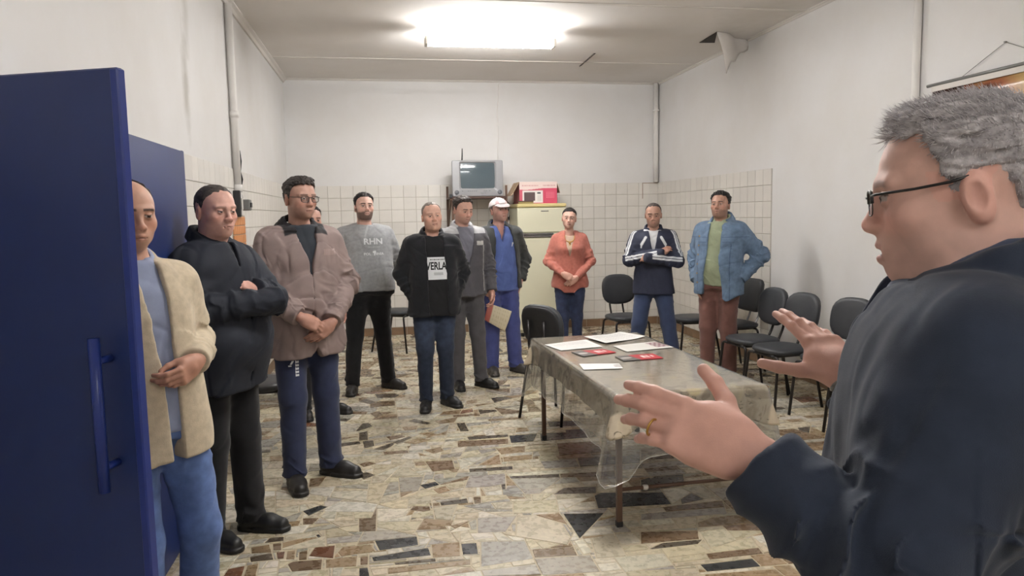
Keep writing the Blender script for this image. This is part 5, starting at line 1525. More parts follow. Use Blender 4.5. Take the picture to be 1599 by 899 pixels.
def crossed(z=1.20, fy=0.0): return dict(
    R=dict(e=(-.245, -.075, z - .040), w=(.075, -.185 + fy * .8, z + .030), d=(.74, .42, .52), n=(-.2, -.85, .5), curl=22, size=.92),
    L=dict(e=(.245, -.095, z - .055), w=(-.055, -.235 + fy, z - .010), d=(-.72, .70, -.05), n=(.1, -.95, .3), curl=16, size=.9))
def legs(wd=.11, ly=0.0, ry=0.0, yl=16, yr=-16, **k): return dict(L=dict(a=(wd, ly), yaw=yl), R=dict(a=(-wd, ry), yaw=yr))

M_FRAME = simple_mat('spectacle_frame', (30, 28, 28), .35, noise=.05)
M_LENS = clear_mat('spectacle_lens', (.97, .97, .97), .25, .03)
def glasses(p, half=False, w=.023, h=.0165):
    """frame with two lenses, temples over the ears"""
    g = thing('glasses', '', ''); [g.__delitem__(k) for k in list(g.keys())]
    g.parent = p['root']; T = lambda q: p['toloc'](q)
    y0 = -.106
    for s in (1, -1):
        ring = []
        for i in range(24):
            a = 2 * math.pi * i / 24; c, q = math.cos(a), math.sin(a); r = (abs(c) ** 4 + abs(q) ** 4) ** -.25
            ring.append(T((s * .0325 + w * r * c, y0 + .006 * (abs(s * .0325 + w * r * c) / .055) ** 2, -.003 + h * r * q)))
        mb = MB()
        if half: mb.tube(ring[0:13], .0021 * p['s'], 6)
        mb.tube(ring, (.0008 if half else .0019) * p['s'], 6, closed=True); mb.build('rim', M_FRAME, g, True)
        mb = MB(); mb.add(ring, [tuple(range(24))]); mb.build('lens', M_LENS, g)
        mb = MB(); mb.tube([T((s * .056, y0 + .006, .007)), T((s * .068, y0 + .012, .008)), T((s * .0785, -.05, .010)), T((s * .0800, -.010, .014)), T((s * .0805, .010, .019))], .0019 * p['s'], 6); mb.build('temple', M_FRAME, g, True)
    mb = MB(); mb.tube([T((-.011, y0 + .001, .004)), T((0, y0 - .003, .006)), T((.011, y0 + .001, .004))], .0019 * p['s'], 6); mb.build('bridge', M_FRAME, g, True)
    g.name = 'glasses'
    return g

M_INKW = simple_mat('white_print', (212, 214, 216), .8, noise=.03)
M_INKK = simple_mat('black_print', (24, 24, 26), .8, noise=.03)
def stick_on(p, garment, name, polys, mat, origin, size=1.0, off=.0022, facing=(0, -1, 0), extra=0.0):
    """lay flat outlines (x to own left, z up, metres) on the garment's surface; polys = (verts2d, faces)"""
    o, V, F = p[garment]; bv = BVHTree.FromPolygons([tuple(v) for v in V], [tuple(int(i) for i in f) for f in F])
    f = np.array(facing, float); f /= np.linalg.norm(f); r = np.cross((0, 0, 1), f) * -1; r = np.cross(f, (0, 0, 1)) * -1
    r = np.array((-f[1], f[0], 0.0)); r /= np.linalg.norm(r)
    r = -r if r @ np.array((1, 0, 0)) < -.2 else r
    u = np.cross(r, -f); u = u if u[2] > 0 else -u
    out = []
    for a, b in polys[0]:
        q = np.array(origin) * p['s'] + r * a * size + u * b * size
        h = bv.ray_cast(Vector(q + f * .35), Vector(-f), .6)
        out.append(np.array(h[0]) + f * (off + extra) if h[0] is not None else q)
    return mesh_np(name, np.array(out), polys[1], mat, o)
def gridquad(w, h, nx, ny): return [(-w/2 + w * i / nx, -h/2 + h * j / ny) for i in range(nx + 1) for j in range(ny + 1)], [(i*(ny+1)+j, (i+1)*(ny+1)+j, (i+1)*(ny+1)+j+1, i*(ny+1)+j+1) for i in range(nx) for j in range(ny)]
def lettering(text, size, sx=1.0, bold=0.0, align='CENTER'):
    cu = bpy.data.curves.new('lettering', 'FONT'); cu.body = text; cu.size = size; cu.align_x = align; cu.align_y = 'CENTER'; cu.offset = bold; cu.resolution_u = 2
    ob = bpy.data.objects.new('lettering', cu); COL.objects.link(ob); dg = bpy.context.evaluated_depsgraph_get(); me = ob.evaluated_get(dg).to_mesh()
    bm = bmesh.new(); bm.from_mesh(me); bmesh.ops.triangulate(bm, faces=bm.faces)
    for it in range(3):
        es = [e for e in bm.edges if e.calc_length() > .035]
        if es: bmesh.ops.subdivide_edges(bm, edges=es, cuts=1); bmesh.ops.triangulate(bm, faces=bm.faces)
    bm.verts.index_update(); V = [(v.co.x * sx, v.co.y) for v in bm.verts]; F = [tuple(v.index for v in f.verts) for f in bm.faces]
    bm.free(); ob.evaluated_get(dg).to_mesh_clear(); bpy.data.objects.remove(ob); bpy.data.curves.remove(cu)
    return V, F

def dashes(w, h, n):
    V, F = [], []
    for i in range(n):
        x0 = -w / 2 + w * i / n; x1 = x0 + w / n * (.55 + .25 * ((i * 7) % 3 == 0)); o = len(V); V += [(x0, -h / 2), (x1, -h / 2), (x1, h / 2), (x0, h / 2)]; F.append((o, o + 1, o + 2, o + 3))
    return V, F
NEAR, FAR = dict(hb=.0030, hc=.006), dict(hb=.0044, hc=.0075)
G_LISTEN = 'people listening to the speaker'
BLACKSHOE = dict(c=(26, 25, 26), sole=(20, 20, 20))

# man behind the open cabinet door
p1 = person('man in open beige cardigan and pale blue jeans, half hidden by the open blue door', (-.785, 2.60), 44, 1.70,
    dict(g=.93, belly=.02, sh=.168, lean=(-.055, .03)),
    dict(skin=(190, 140, 114), yaw=-6, pitch=2, jaw=1.0, fat=.004, brow=.85, beard=.22, beardc=(96, 78, 70), lid=.001,
         hair=dict(ang=[0, 40, 62, 80, 95, 112, 140, 180], z=[.150, .150, .075, .03, .022, .026, -.025, -.05], c=(52, 42, 38), top=.006, sidet=.003, amp=.0015)),
    dict(R=dict(e=(-.25, .03, 1.14), w=(-.22, -.05, .90), d=(.1, -.2, -1), n=(-1, -.1, .0), curl=30), L=dict(e=(.225, .05, 1.175), w=(.085, -.165, 1.135), d=(-.72, -.35, -.30), n=(.75, -.65, .1), curl=(30, 34, 38, 42), thumb=(-18, 5))),
    dict(L=dict(a=(.17, .10), yaw=30, k=(.13, -.03, .50)), R=dict(a=(-.06, .03), yaw=0)),
    [dict(sleeve=0, name='shirt', off=.006, hem=.90, c=(128, 140, 172), seed=11, collar=[dict(r=.066, z=1.52, h=.04, gap=16, flare=.4, point=.03)]),
     dict(name='cardigan', off=.022, hem=.80, c=(196, 178, 146), seed=12, mat='knit', fold=.005, flare=.01, top=1.475, open=([.78, 1.0, 1.25, 1.5], [.018, .020, .028, .050], [.01, .01, .005, 0]), collar=[dict(r=.082, z=1.51, h=.05, gap=38, flare=.25)])],
    dict(c=(62, 104, 172), mat='denim', hem=.062, name='jeans'), dict(c=(40, 36, 34)), group=G_LISTEN, **NEAR)

# man in black jacket, arms folded
p2 = person('heavy man in black jacket and black trousers with folded arms', (-.80, 3.72), 60, 1.725,
    dict(g=1.13, belly=.085, bz=1.02, sh=.180, shz=-.012),
    dict(skin=(204, 152, 134), yaw=-14, pitch=3, jaw=1.1, fat=.009, brow=.5, lid=.0008, neck=.062, size=1.04, browc=(70, 52, 46),
         hair=dict(ang=[0, 25, 45, 58, 66, 74, 82, 92, 112, 140, 180], z=[.092, .088, .074, .060, .045, .012, .004, .030, .034, -.026, -.055], c=(48, 42, 40), c2=(80, 70, 66), top=.005, sidet=.002, amp=.001)),
    dict(R=dict(e=(-.250, -.06, 1.165), w=(.075, -.295, 1.205), d=(.72, .68, -.05), n=(-.2, -.9, .3), curl=20, size=.9), L=dict(e=(.245, -.135, 1.18), w=(.055, -.175, 1.245), d=(-.78, .16, .50), n=(.1, -.85, .5), curl=34, size=.82)), dict(L=dict(a=(.105, -.04), yaw=12), R=dict(a=(-.105, .03), yaw=-8)),
    [dict(sleeve=0, name='undershirt', off=.006, hem=.92, c=(40, 42, 48), seed=3),
     dict(name='jacket', off=.030, hem=.77, open=([.7, 1.36, 1.5], [.0005, .0005, .022], [0, 0, 0]), c=(22, 28, 42), mat='nylon', cuff=1.05, seed=21, fold=.008, noise=.006, flare=.02, arm=1.12, collar=[dict(r=.079, z=1.525, h=.055, gap=26, flare=.4, t=.010, tilt=.48, point=.02)])],
    dict(c=(27, 27, 30), w=1.12, hem=.066), dict(c=(22, 22, 23), sole=(16, 16, 16), bulk=1.03), group=G_LISTEN, **NEAR)

# man with glasses, taupe jacket
def paint_taupe(P, col, J, L):
    x, y, z = P.T; dark = lin((36, 34, 38))
    sf = lambda q: np.clip(q / .006 + .5, 0, 1)
    m = (sf(z - 1.440 + .30 * np.maximum(np.abs(x) - .085, 0)) * sf(.122 - np.abs(x)))[:, None]
    return col * (1 - m) + dark * m
p3 = person('man in glasses, taupe jacket with black collar and navy track trousers', (-.48, 4.47), 26, 1.80,
    dict(g=1.04, belly=.03, sh=.18),
    dict(skin=(180, 134, 114), yaw=12, pitch=0, brow=.7, beard=.18, beardc=(90, 74, 68), fat=.002, hair=shortcut((42, 36, 34), (74, 66, 62), .0, top=.016, sidet=.004, amp=.003, tuft=.012)),
    clasp(.955, -.215), dict(L=dict(a=(.125, .01), yaw=34), R=dict(a=(-.115, -.05), yaw=-10)),
    [dict(sleeve=0, name='tee_shirt', off=.006, hem=.93, c=(44, 50, 58), seed=5, top=1.49),
     dict(name='jacket', off=.028, hem=.745, c=(136, 115, 110), mat='nylon', seed=31, fold=.010, noise=.007, nf=5.0, h=.0045, flare=.018, arm=1.08, cuff=.93, paint=paint_taupe, top=1.48,
          open=([.7, .8, .92, 1.22, 1.36, 1.5], [.045, .012, .004, .004, .036, .066], [.02, .012, 0, 0, 0, 0]),
          collar=[dict(r=.080, z=1.52, h=.075, gap=34, flare=.55, t=.010, point=.045, tilt=.5)])],
    dict(c=(34, 44, 78), w=1.05, hem=.062, name='track_trousers'), dict(c=(34, 32, 32), sole=(24, 22, 22), bulk=1.04), group=G_LISTEN, **NEAR)
glasses(p3)
mk = ([], [])
def bar(x0, z0, x1, z1, sk=0):
    o = len(mk[0]); mk[0].extend([(x0, z0), (x1, z0), (x1 + sk, z1), (x0 + sk, z1)]); mk[1].append((o, o+1, o+2, o+3))
for i in range(5): bar(.004, -.04 + .019 * i, .022, -.028 + .019 * i); 
for i in range(5): bar(.0045, -.029 + .019 * i, .0075, -.024 + .019 * i)
bar(-.026, .03, -.014, .05, .012); bar(-.034, .018, -.016, .026)
stick_on(p3, 'trousers', 'side_print', mk, M_INKW, (-.115, -.12, .685), 1.0, .003, (-.55, -1, 0))
# flap label on the jacket chest
o = stick_on(p3, 'jacket', 'chest_flap', gridquad(.085, .035, 6, 3), MAT['flap'], (.115, -.16, 1.335), 1.0, .004)

# nearly hidden man behind him
ph = person('man almost hidden behind the man in glasses, only cheek and one dark shoe showing', (-.565, 5.98), 24, 1.66,
    dict(g=1.0), dict(skin=(190, 142, 124), yaw=0, hair=shortcut(DARKH)), hang(-.02), legs(.12, 0, 0, 30, -8),
    [dict(name='jacket', off=.02, hem=.82, c=(60, 58, 60), collar=[dict(r=.076, z=1.52, h=.04)])],
    dict(c=(34, 34, 38)), BLACKSHOE, group=G_LISTEN, **FAR)

# man in grey sweatshirt
p4 = person('young bearded man in grey sweatshirt with white lettering and black trousers', (-.165, 6.74), 10, 1.775,
    dict(g=1.26, belly=.05, sh=.198, lean=(0, .03)),
    dict(skin=(206, 162, 144), yaw=6, pitch=-7, beard=.78, side=.9, beardc=(52, 42, 38), brow=.9, fat=.005, size=1.0, neck=.057, hair=shortcut((30, 26, 26), (46, 40, 38), .0, top=.018, sidet=.004, amp=.003)),
    dict(L=dict(e=(.295, .07, 1.15), w=(.16, .22, .98), d=(-.9, .2, -.3), n=(.2, 1, 0)), R=dict(e=(-.295, .07, 1.15), w=(-.16, .22, .98), d=(.9, .2, -.3), n=(-.2, 1, 0))),
    dict(L=dict(a=(.165, .03), yaw=38), R=dict(a=(-.165, -.03), yaw=-14)),
    [dict(name='sweatshirt', off=.017, hem=.90, c=(150, 152, 154), mat='knit', seed=41, fold=.006, noise=.004, neckcut=(1.50, .062, -.03), collar=[dict(r=.070, z=1.485, h=.022, gap=0, flare=.2, t=.008, tilt=.35)])],
    dict(c=(29, 29, 32), w=1.03, hem=.060), dict(c=(38, 34, 32), sole=(26, 24, 24), bulk=1.05), group=G_LISTEN, **FAR)
stick_on(p4, 'sweatshirt', 'lettering', lettering('RHN', .072, 1.12, .0022), M_INKW, (.045, -.18, 1.335))
stick_on(p4, 'sweatshirt', 'lettering', dashes(.11, .010, 9), MAT['inkgrey'], (.055, -.18, 1.288))
stick_on(p4, 'sweatshirt', 'lettering', lettering('POL   NNIA', .030, 1.15, .0006), M_INKW, (.045, -.18, 1.228))
stick_on(p4, 'sweatshirt', 'print', ([(-.012, .018), (.012, .022), (.016, .004), (.006, -.004), (.004, -.022), (-.006, -.018), (-.004, -.002), (-.016, .006)], [tuple(range(8))]), M_INKW, (.05, -.18, 1.236))

# man in black jacket over printed tee
p5 = person('grey-haired man in black jacket over black tee shirt with a white print, hands in pockets', (.385, 6.02), 4, 1.675,
    dict(g=1.06, belly=.04, sh=.18),
    dict(skin=(200, 152, 130), yaw=4, pitch=-4, roll=-4, brow=.35, fat=.007, jaw=1.08, lid=.0006, browc=(110, 92, 84), hair=shortcut((150, 138, 128), (110, 98, 90), .008, top=.006, sidet=.002, amp=.001)),
    dict(L=dict(e=(.258, .065, 1.15), w=(.165, -.03, .95), d=(-.55, .35, -.75), n=(1, -.3, 0), curl=40), R=dict(e=(-.258, .065, 1.15), w=(-.165, -.03, .95), d=(.55, .35, -.75), n=(-1, -.3, 0), curl=40)), legs(.095, .02, -.05, 26, -12),
    [dict(sleeve=0, name='tee_shirt', off=.017, hem=.80, c=(30, 30, 33), seed=51, neckcut=(1.49, .066, -.03)),
     dict(name='jacket', off=.030, hem=.80, c=(29, 30, 35), seed=52, fold=.007, noise=.005, flare=.01, arm=1.1, top=1.475, open=([.75, 1.0, 1.2, 1.5], [.085, .080, .078, .07], [.03, .02, .012, 0]), collar=[dict(r=.082, z=1.525, h=.06, gap=42, flare=.4, t=.01)])],
    dict(c=(33, 43, 62), mat='denim', hem=.054, stack=.010, name='jeans', paint=lambda P, c, J, L: c * (1 + .8 * np.exp(-(((P[:, 2] - .66) / .16) ** 2))[:, None] * sstep(.02, -.07, P[:, 1])[:, None])),
    dict(c=(34, 34, 36), sole=(24, 24, 24), bulk=1.02), group=G_LISTEN, **FAR)
stick_on(p5, 'tee_shirt', 'print_panel', gridquad(.205, .178, 16, 14), M_INKW, (.02, -.2, 1.205), 1.0, .003)
o_ = stick_on(p5, 'tee_shirt', 'lettering', lettering('EVERLAST', .084, .68, .0024), M_INKK, (.025, -.2, 1.222), 1.0, .0048)
o_ = stick_on(p5, 'tee_shirt', 'lettering', dashes(.13, .008, 13), M_INKK, (.025, -.2, 1.278), 1.0, .0048)
o_ = stick_on(p5, 'tee_shirt', 'print', gridquad(.075, .022, 4, 2), MAT['inkgrey'], (.025, -.2, 1.160), 1.0, .0048)

# man in grey work jacket
def paint_work(P, col, J, L):
    x, y, z = P.T
    m = (z > 1.425) & (np.abs(x) < .20); col = np.where(m[:, None], lin((176, 176, 178)), col)
    for sg in (1, -1):
        pt = (np.abs(x - sg * .125) < .038) & (np.abs(z - 1.335 - .1 * np.abs(x - sg * .125)) < .019) & (y < 0); col = np.where(pt[:, None], lin((196, 194, 190)), col)
    pip = (np.abs(np.abs(x) - .165) < .005) & (y < 0) & (z < 1.32) & (z > .9); col = np.where(pip[:, None], lin((170, 168, 168)), col)
    return col
p6 = person('dark-haired man in grey work jacket with pale shoulders, looking down', (.70, 6.62), 12, 1.73,
    dict(g=1.0, sh=.175), dict(skin=(194, 146, 126), yaw=14, pitch=10, brow=.9, beard=.2, beardc=(84, 70, 64), lid=-.0005, hair=shortcut((44, 36, 33), (66, 54, 48), .0, top=.018, sidet=.005, amp=.003)),
    hang(), dict(L=dict(a=(.14, -.02), yaw=28), R=dict(a=(-.07, .02), yaw=-10)),
    [dict(sleeve=0, name='polo_shirt', off=.008, hem=.93, c=(112, 112, 124), seed=61, collar=[dict(r=.066, z=1.515, h=.04, gap=22, flare=.5, point=.03)]),
     dict(name='work_jacket', off=.026, hem=.86, c=(84, 82, 88), seed=62, fold=.007, noise=.005, paint=paint_work, top=1.475, open=([.8, 1.12, 1.3, 1.5], [-.01, .004, .05, .085], [0, 0, 0, 0]), collar=[dict(r=.080, z=1.52, h=.05, gap=45, flare=.45, t=.009)])],
    dict(c=(82, 80, 84), hem=.056, stack=.009), BLACKSHOE, group=G_LISTEN, **FAR)

# man in blue overalls with cap
p7 = person('man in pale cap and bright blue work clothes under a dark jacket, holding a paper', (1.115, 7.17), 8, 1.725,
    dict(g=1.03, belly=.03), dict(skin=(196, 146, 130), yaw=10, pitch=-8, roll=-5, brow=.6, beard=.15, beardc=(120, 104, 98), lid=.0006, browc=(90, 76, 70), hair=shortcut((110, 100, 96), (80, 72, 68), .0, top=.002, sidet=.003, amp=.001)),
    dict(R=dict(e=(-.25, .03, 1.14), w=(-.20, -.10, .90), d=(.35, -.45, -.8), n=(-.6, -.7, .1), curl=(30, 34, 38, 42), thumb=(-10, 5)), L=dict(e=(.29, .07, 1.15), w=(.215, .0, .93), d=(-.2, -.1, -.95), n=(1, -.1, 0), curl=12)),
    dict(L=dict(a=(.15, .0), yaw=24), R=dict(a=(-.10, .0), yaw=-6)),
    [dict(sleeve=0, name='work_shirt', off=.012, hem=.84, c=(48, 82, 160), seed=71, top=1.48, open=([.8, 1.3, 1.42, 1.5], [-.02, -.01, .03, .05], [0, 0, 0, 0]), collar=[dict(r=.068, z=1.515, h=.045, gap=30, flare=.6, point=.035)]),
     dict(name='jacket', off=.028, hem=.86, c=(62, 64, 64), seed=72, fold=.007, noise=.005, top=1.47, open=([.8, 1.1, 1.3, 1.5], [.135, .115, .095, .08], [.03, .03, .02, 0]), collar=[dict(r=.084, z=1.51, h=.05, gap=48, flare=.4, t=.009)])],
    dict(c=(44, 60, 138), w=1.1, hem=.068, name='work_trousers', stack=.010), dict(c=(70, 66, 62), sole=(50, 46, 44), bulk=1.06), group=G_LISTEN, **FAR)
stick_on(p7, 'work_shirt', 'badge', ([(-.012, -.02), (-.004, -.02), (.004, .004), (.010, .004), (.012, .02), (-.004, .02)], [tuple(range(6))]), M_INKW, (.10, -.18, 1.30), 1.0, .003)
# the cap
hp7 = dict(skin=(0, 0, 0))
def capf(q):
    d = cranium(q, {}) - .011
    d = smax(d, (.047 - .12 * (q[:, 1] + .03)) - q[:, 2], .006)
    zb = .052 - .55 * np.maximum(-.085 - q[:, 1], 0) - 2.2 * q[:, 0] ** 2
    b = np.maximum(np.sqrt((q[:, 0] / .074) ** 2 + ((q[:, 1] + .075) / .088) ** 2) - 1, 0) * .07 + np.abs(q[:, 2] - zb) - .0035
    b = np.maximum(b, q[:, 1] + .06)
    d = smin(d, b, .008)
    return smin(d, ball(q, (0, .014, .130), .007), .003)
Fc = Field(); Fc.add(capf, (-.12, -.18, .02), (.12, .15, .15), 0)
V, Fq = mesh_field(Fc, (-.13, -.20, -.02), (.13, .16, .17), .004)
x, y, z = V.T; cc = np.tile(lin((206, 196, 194)), (len(V), 1)); an = np.arctan2(x, -y)
cc = np.where(((np.abs(an) < .75) & (np.abs(an) > .35) & (z > .055) & (y > -.095))[:, None], lin((186, 150, 150)), cc)
cc = np.where(((y < -.092) & (z < .053))[:, None], lin((150, 140, 140)), cc)
mesh_np('cap', p7['toloc'](np.zeros(3)) + (V * p7['hs']) @ p7['Rh'].T, Fq, MAT['cloth'], p7['root'], True, cc)

# woman in orange cardigan
def paint_card(P, col, J, L):
    return col * (1 - .12 * (np.abs(np.sin(P[:, 2] * 400)) > .6)[:, None])
p8 = person('woman in orange cardigan and dark blue jeans with hands clasped', (1.95, 7.66), -12, 1.625,
    dict(g=.95, sh=.160, bust=.030, hips=.022, belly=.02),
    dict(skin=(204, 158, 138), yaw=-2, pitch=-2, roll=5, brow=.75, fat=.004, jaw=.94, nose=.85, lip=.8, lipc=(164, 84, 84), neck=.046, size=.97,
         hair=dict(ang=[0, 30, 50, 66, 80, 95, 112, 140, 180], z=[.072, .070, .058, .036, .020, .026, .016, -.02, -.045], c=(34, 27, 26), top=.009, sidet=.005, amp=.0012, freq=70)),
    clasp(.985, -.20, .075), legs(.075, .02, -.02, 14, -14),
    [dict(sleeve=0, name='top', off=.006, hem=.92, c=(170, 142, 118), seed=81, top=1.47, neckcut=(1.48, .07, -.045)),
     dict(name='cardigan', off=.015, arm=.86, hem=.84, c=(174, 80, 54), mat='knit', seed=82, fold=.006, noise=.004, flare=.02, top=1.485, hemf=lambda x, y: (-.10 * np.exp(-((x + .01) / .07) ** 2) * (y < 0)).astype(np.float32), open=([.7, 1.18, 1.28, 1.40, 1.5], [-.012, -.004, .020, .042, .055], [0, 0, 0, 0, 0]))],
    dict(c=(40, 52, 86), mat='denim', w=.92, hem=.046, name='jeans'), BLACKSHOE, group=G_LISTEN, **FAR)
mb = MB(); nk = [p8['s'] * np.array((.055 * math.sin(a), -.02 - .055 * math.cos(a) * 1.0 - .03, 1.47 - .10 * (1 + math.cos(a)) / 2)) for a in np.linspace(-2.0, 2.0, 17)]
bv_ = BVHTree.FromPolygons([tuple(v) for v in p8['top'][1]], [tuple(int(i) for i in f) for f in p8['top'][2]])
nk2 = []
for q in nk:
    h = bv_.ray_cast(Vector((q[0], -.4, q[2])), Vector((0, 1, 0))); hb_ = h[0] if h[0] is not None else Vector(q); nk2.append(np.array((q[0], min(hb_[1] - .004, -.03), q[2])))
mb.tube(nk2, .0045, 6); mb.build('necklace', MAT['gold'], p8['root'], True)
mb = MB()
for dz in (0, .022, .04): mb.lathe([(.001, -.012), (.011, -.004), (.011, .004), (.001, .012)], nk2[8] + np.array((0, -.006, -.012 - dz)), 8)
mb.build('pendant', MAT['gold'], p8['root'], True)
Fb = Field(); Fb.ell((0, .118, .045), (.032, .026, .030), 0)
V, Fq = mesh_field(Fb, (-.06, .06, -.01), (.06, .17, .10), .005); mesh_np('hair_bun', p8['toloc'](np.zeros(3)) + (V * p8['hs']) @ p8['Rh'].T, Fq, MAT['hair'], p8['root'], True, np.tile(lin((34, 27, 26)), (len(V), 1)))

# man in navy tracksuit
def paint_track(P, col, J, L):
    W = lin((214, 216, 218)); x, y, z = P.T
    for sd, sg in (('L', 1), ('R', -1)):
        for a, b, od in ((J['s' + sd] + np.array((-sg * .03, 0, .03)), J['e' + sd], np.array((sg, -.75, .15))), (J['e' + sd], J['w' + sd], np.array((0, -1, .35)))):
            ab = b - a; L2 = ab @ ab; v = P - a; t = (v @ ab) / L2; ax = ab / math.sqrt(L2); od2 = od - ax * (od @ ax); od2 /= np.linalg.norm(od2)
            pv = v - t[:, None] * ab; rr = np.sqrt((pv ** 2).sum(1)); lat = pv @ np.cross(ax, od2); outw = pv @ od2
            sf = lambda q: np.clip(q / .004 + .5, 0, 1)
            m = sf((t + .05) * .2) * sf((.93 - t) * .2) * sf(.085 - rr) * sf(outw - .012) * sf(.023 - np.abs(lat)) * sf(np.abs(lat) - .0045)
            col = col * (1 - m[:, None]) + W * m[:, None]
        for (x0, z0), (x1, z1), w in (((.078, 1.408), (.120, 1.335), .013), ((.120, 1.335), (.124, 1.305), .007)):
            dx, dz = x1 - x0, z1 - z0; t = np.clip(((np.abs(x) - x0) * dx + (z - z0) * dz) / (dx * dx + dz * dz), 0, 1)
            d = np.sqrt((np.abs(x) - x0 - t * dx) ** 2 + (z - z0 - t * dz) ** 2)
            m = (np.clip((w - d) / .004 + .5, 0, 1) * (y < -.04) * (x * sg > 0))[:, None]; col = col * (1 - m) + W * m
        continue
        m = (np.abs(z - 1.455 + .3 * (np.abs(x) - .1)) < .012) & (np.abs(x) > .085) & (np.abs(x) < .17) & (x * sg > 0) & (y < .03); col = np.where(m[:, None], W, col)
    return col
p9 = person('man in navy tracksuit with white stripes, arms folded and legs apart', (2.59, 6.86), -20, 1.65,
    dict(g=1.04, sh=.182), dict(skin=(172, 128, 106), yaw=-2, pitch=6, brow=.8, beard=.2, beardc=(96, 82, 76), lid=.0, jaw=1.05, hair=shortcut((50, 42, 40), (84, 76, 72), .008, top=.005, sidet=.002, amp=.001)),
    crossed(1.215, .0), dict(L=dict(a=(.22, -.02), yaw=24), R=dict(a=(-.20, .02), yaw=-20)),
    [dict(sleeve=0, name='tee_shirt', off=.006, hem=.93, c=(206, 206, 208), seed=91, top=1.485, neckcut=(1.495, .06, -.03)),
     dict(name='track_jacket', off=.024, hem=.82, c=(34, 40, 64), mat='nylon', cuff=1.12, seed=92, fold=.006, noise=.004, h=.0042, arm=1.06, paint=paint_track, top=1.475, open=([.8, 1.22, 1.34, 1.5], [-.01, .0, .022, .055], [0, 0, 0, 0]), collar=[dict(r=.078, z=1.52, h=.05, gap=32, flare=.35, t=.009)])],
    dict(c=(40, 58, 96), w=1.12, hem=.064, name='track_trousers'), BLACKSHOE, group=G_LISTEN, **FAR)

# man in denim jacket
def paint_denim(P, col, J, L):
    x, y, z = P.T; seam = lin((58, 84, 118))
    m = (y < 0) & ((np.abs(np.abs(x) - .125) < .05) & (np.abs(z - 1.30) < .004) | (np.abs(np.abs(x) - .15) < .003) & (z < 1.29) | (np.abs(z - 1.345) < .003) & (np.abs(x) > .07))
    col = np.where(m[:, None], seam, col)
    f = (y < 0) & (np.abs(np.abs(x) - .125) < .045) & (z > 1.262 + .25 * np.abs(np.abs(x) - .125) * 0) & (z < 1.298); col = np.where(f[:, None], col * .82, col)
    return col
p10 = person('man in open denim jacket, pale green shirt and brown trousers, one hand in pocket', (3.02, 6.32), -46, 1.735,
    dict(g=1.07, belly=.05, sh=.182, lean=(0, .05)), dict(skin=(176, 130, 108), yaw=2, pitch=-8, roll=0, brow=.85, beard=.42, side=.6, beardc=(74, 58, 52), lid=-.0005, fat=.006, hair=shortcut((30, 26, 26), (44, 38, 36), .0, top=.020, sidet=.006, amp=.004)),
    dict(L=dict(e=(.345, .12, 1.17), w=(.195, -.01, .965), d=(-.45, -.25, -.85), n=(.9, -.4, .1), curl=10), R=dict(e=(-.275, .10, 1.15), w=(-.20, -.04, .93), d=(.2, -.3, -.95), n=(-1, -.3, 0), curl=12)),
    dict(L=dict(a=(.10, .02), yaw=14), R=dict(a=(-.09, -.04), yaw=-16)),
    [dict(sleeve=0, name='shirt', off=.012, hem=.90, c=(136, 146, 112), seed=101, noise=.005, collar=[dict(r=.068, z=1.525, h=.045, gap=28, flare=.55, point=.04)]),
     dict(name='denim_jacket', off=.030, hem=.82, c=(84, 112, 142), mat='denim', seed=102, fold=.008, noise=.005, h=.0045, flare=.012, arm=1.08, paint=paint_denim, top=1.475, open=([.8, 1.0, 1.2, 1.5], [.095, .080, .055, .06], [-.01, -.01, 0, 0]), hemf=lambda x, y: (-.05 * np.exp(-((x - .12) / .06) ** 2) * (y < 0)).astype(np.float32), collar=[dict(r=.082, z=1.53, h=.065, gap=46, flare=.55, point=.03, t=.009)])],
    dict(c=(106, 64, 54), w=1.06, hem=.060, name='trousers'), dict(c=(70, 50, 40)), group=G_LISTEN, **FAR)
for i in range(6):
    zz = .93 + .085 * i
    q_ = ([(.008 * math.cos(a), .008 * math.sin(a)) for a in np.linspace(0, 6.28, 10)[:-1]], [tuple(range(9))])
    stick_on(p10, 'denim_jacket', 'button', q_, MAT['gold'], (-.155 + .02 * i * 0, -.2, zz), 1.0, .003)

# paper held by the man with the cap
hd_ = np.array(p7['root'].location)
qp = [atY(762, 473, 7.02), atY(799, 486, 7.02), atY(788, 517, 6.99), atY(756, 499, 6.99)]
V = []; C = []; n = (24, 16)
for i in range(n[0] + 1):
    for j in range(n[1] + 1):
        u, v = i / n[0], j / n[1]; V.append((1-v) * ((1-u) * qp[0] + u * qp[1]) + v * ((1-u) * qp[3] + u * qp[2]) + np.array((0, -.012 * math.sin(3.14 * v), 0)))
        C.append(lin((176, 96, 84)) if u < .25 else (lin((198, 188, 160)) if not (.25 < u < .9 and int(v * 14) % 3 == 1 and math.sin(60 * u) > .2) else lin((180, 168, 140))))
V = np.array(V); o3 = V.mean(0); k = n[1] + 1
bk = mesh_np('booklet', V - o3, [(i*k+j, (i+1)*k+j, (i+1)*k+j+1, i*k+j+1) for i in range(n[0]) for j in range(n[1])], M_PAPER, None, True, np.array(C)); bk.location = o3
md = bk.modifiers.new('Solid', 'SOLIDIFY'); md.thickness = .006; md.offset = -1
tag(bk, 'yellowish booklet with red edge held at the thigh by the man in the cap', 'booklet')
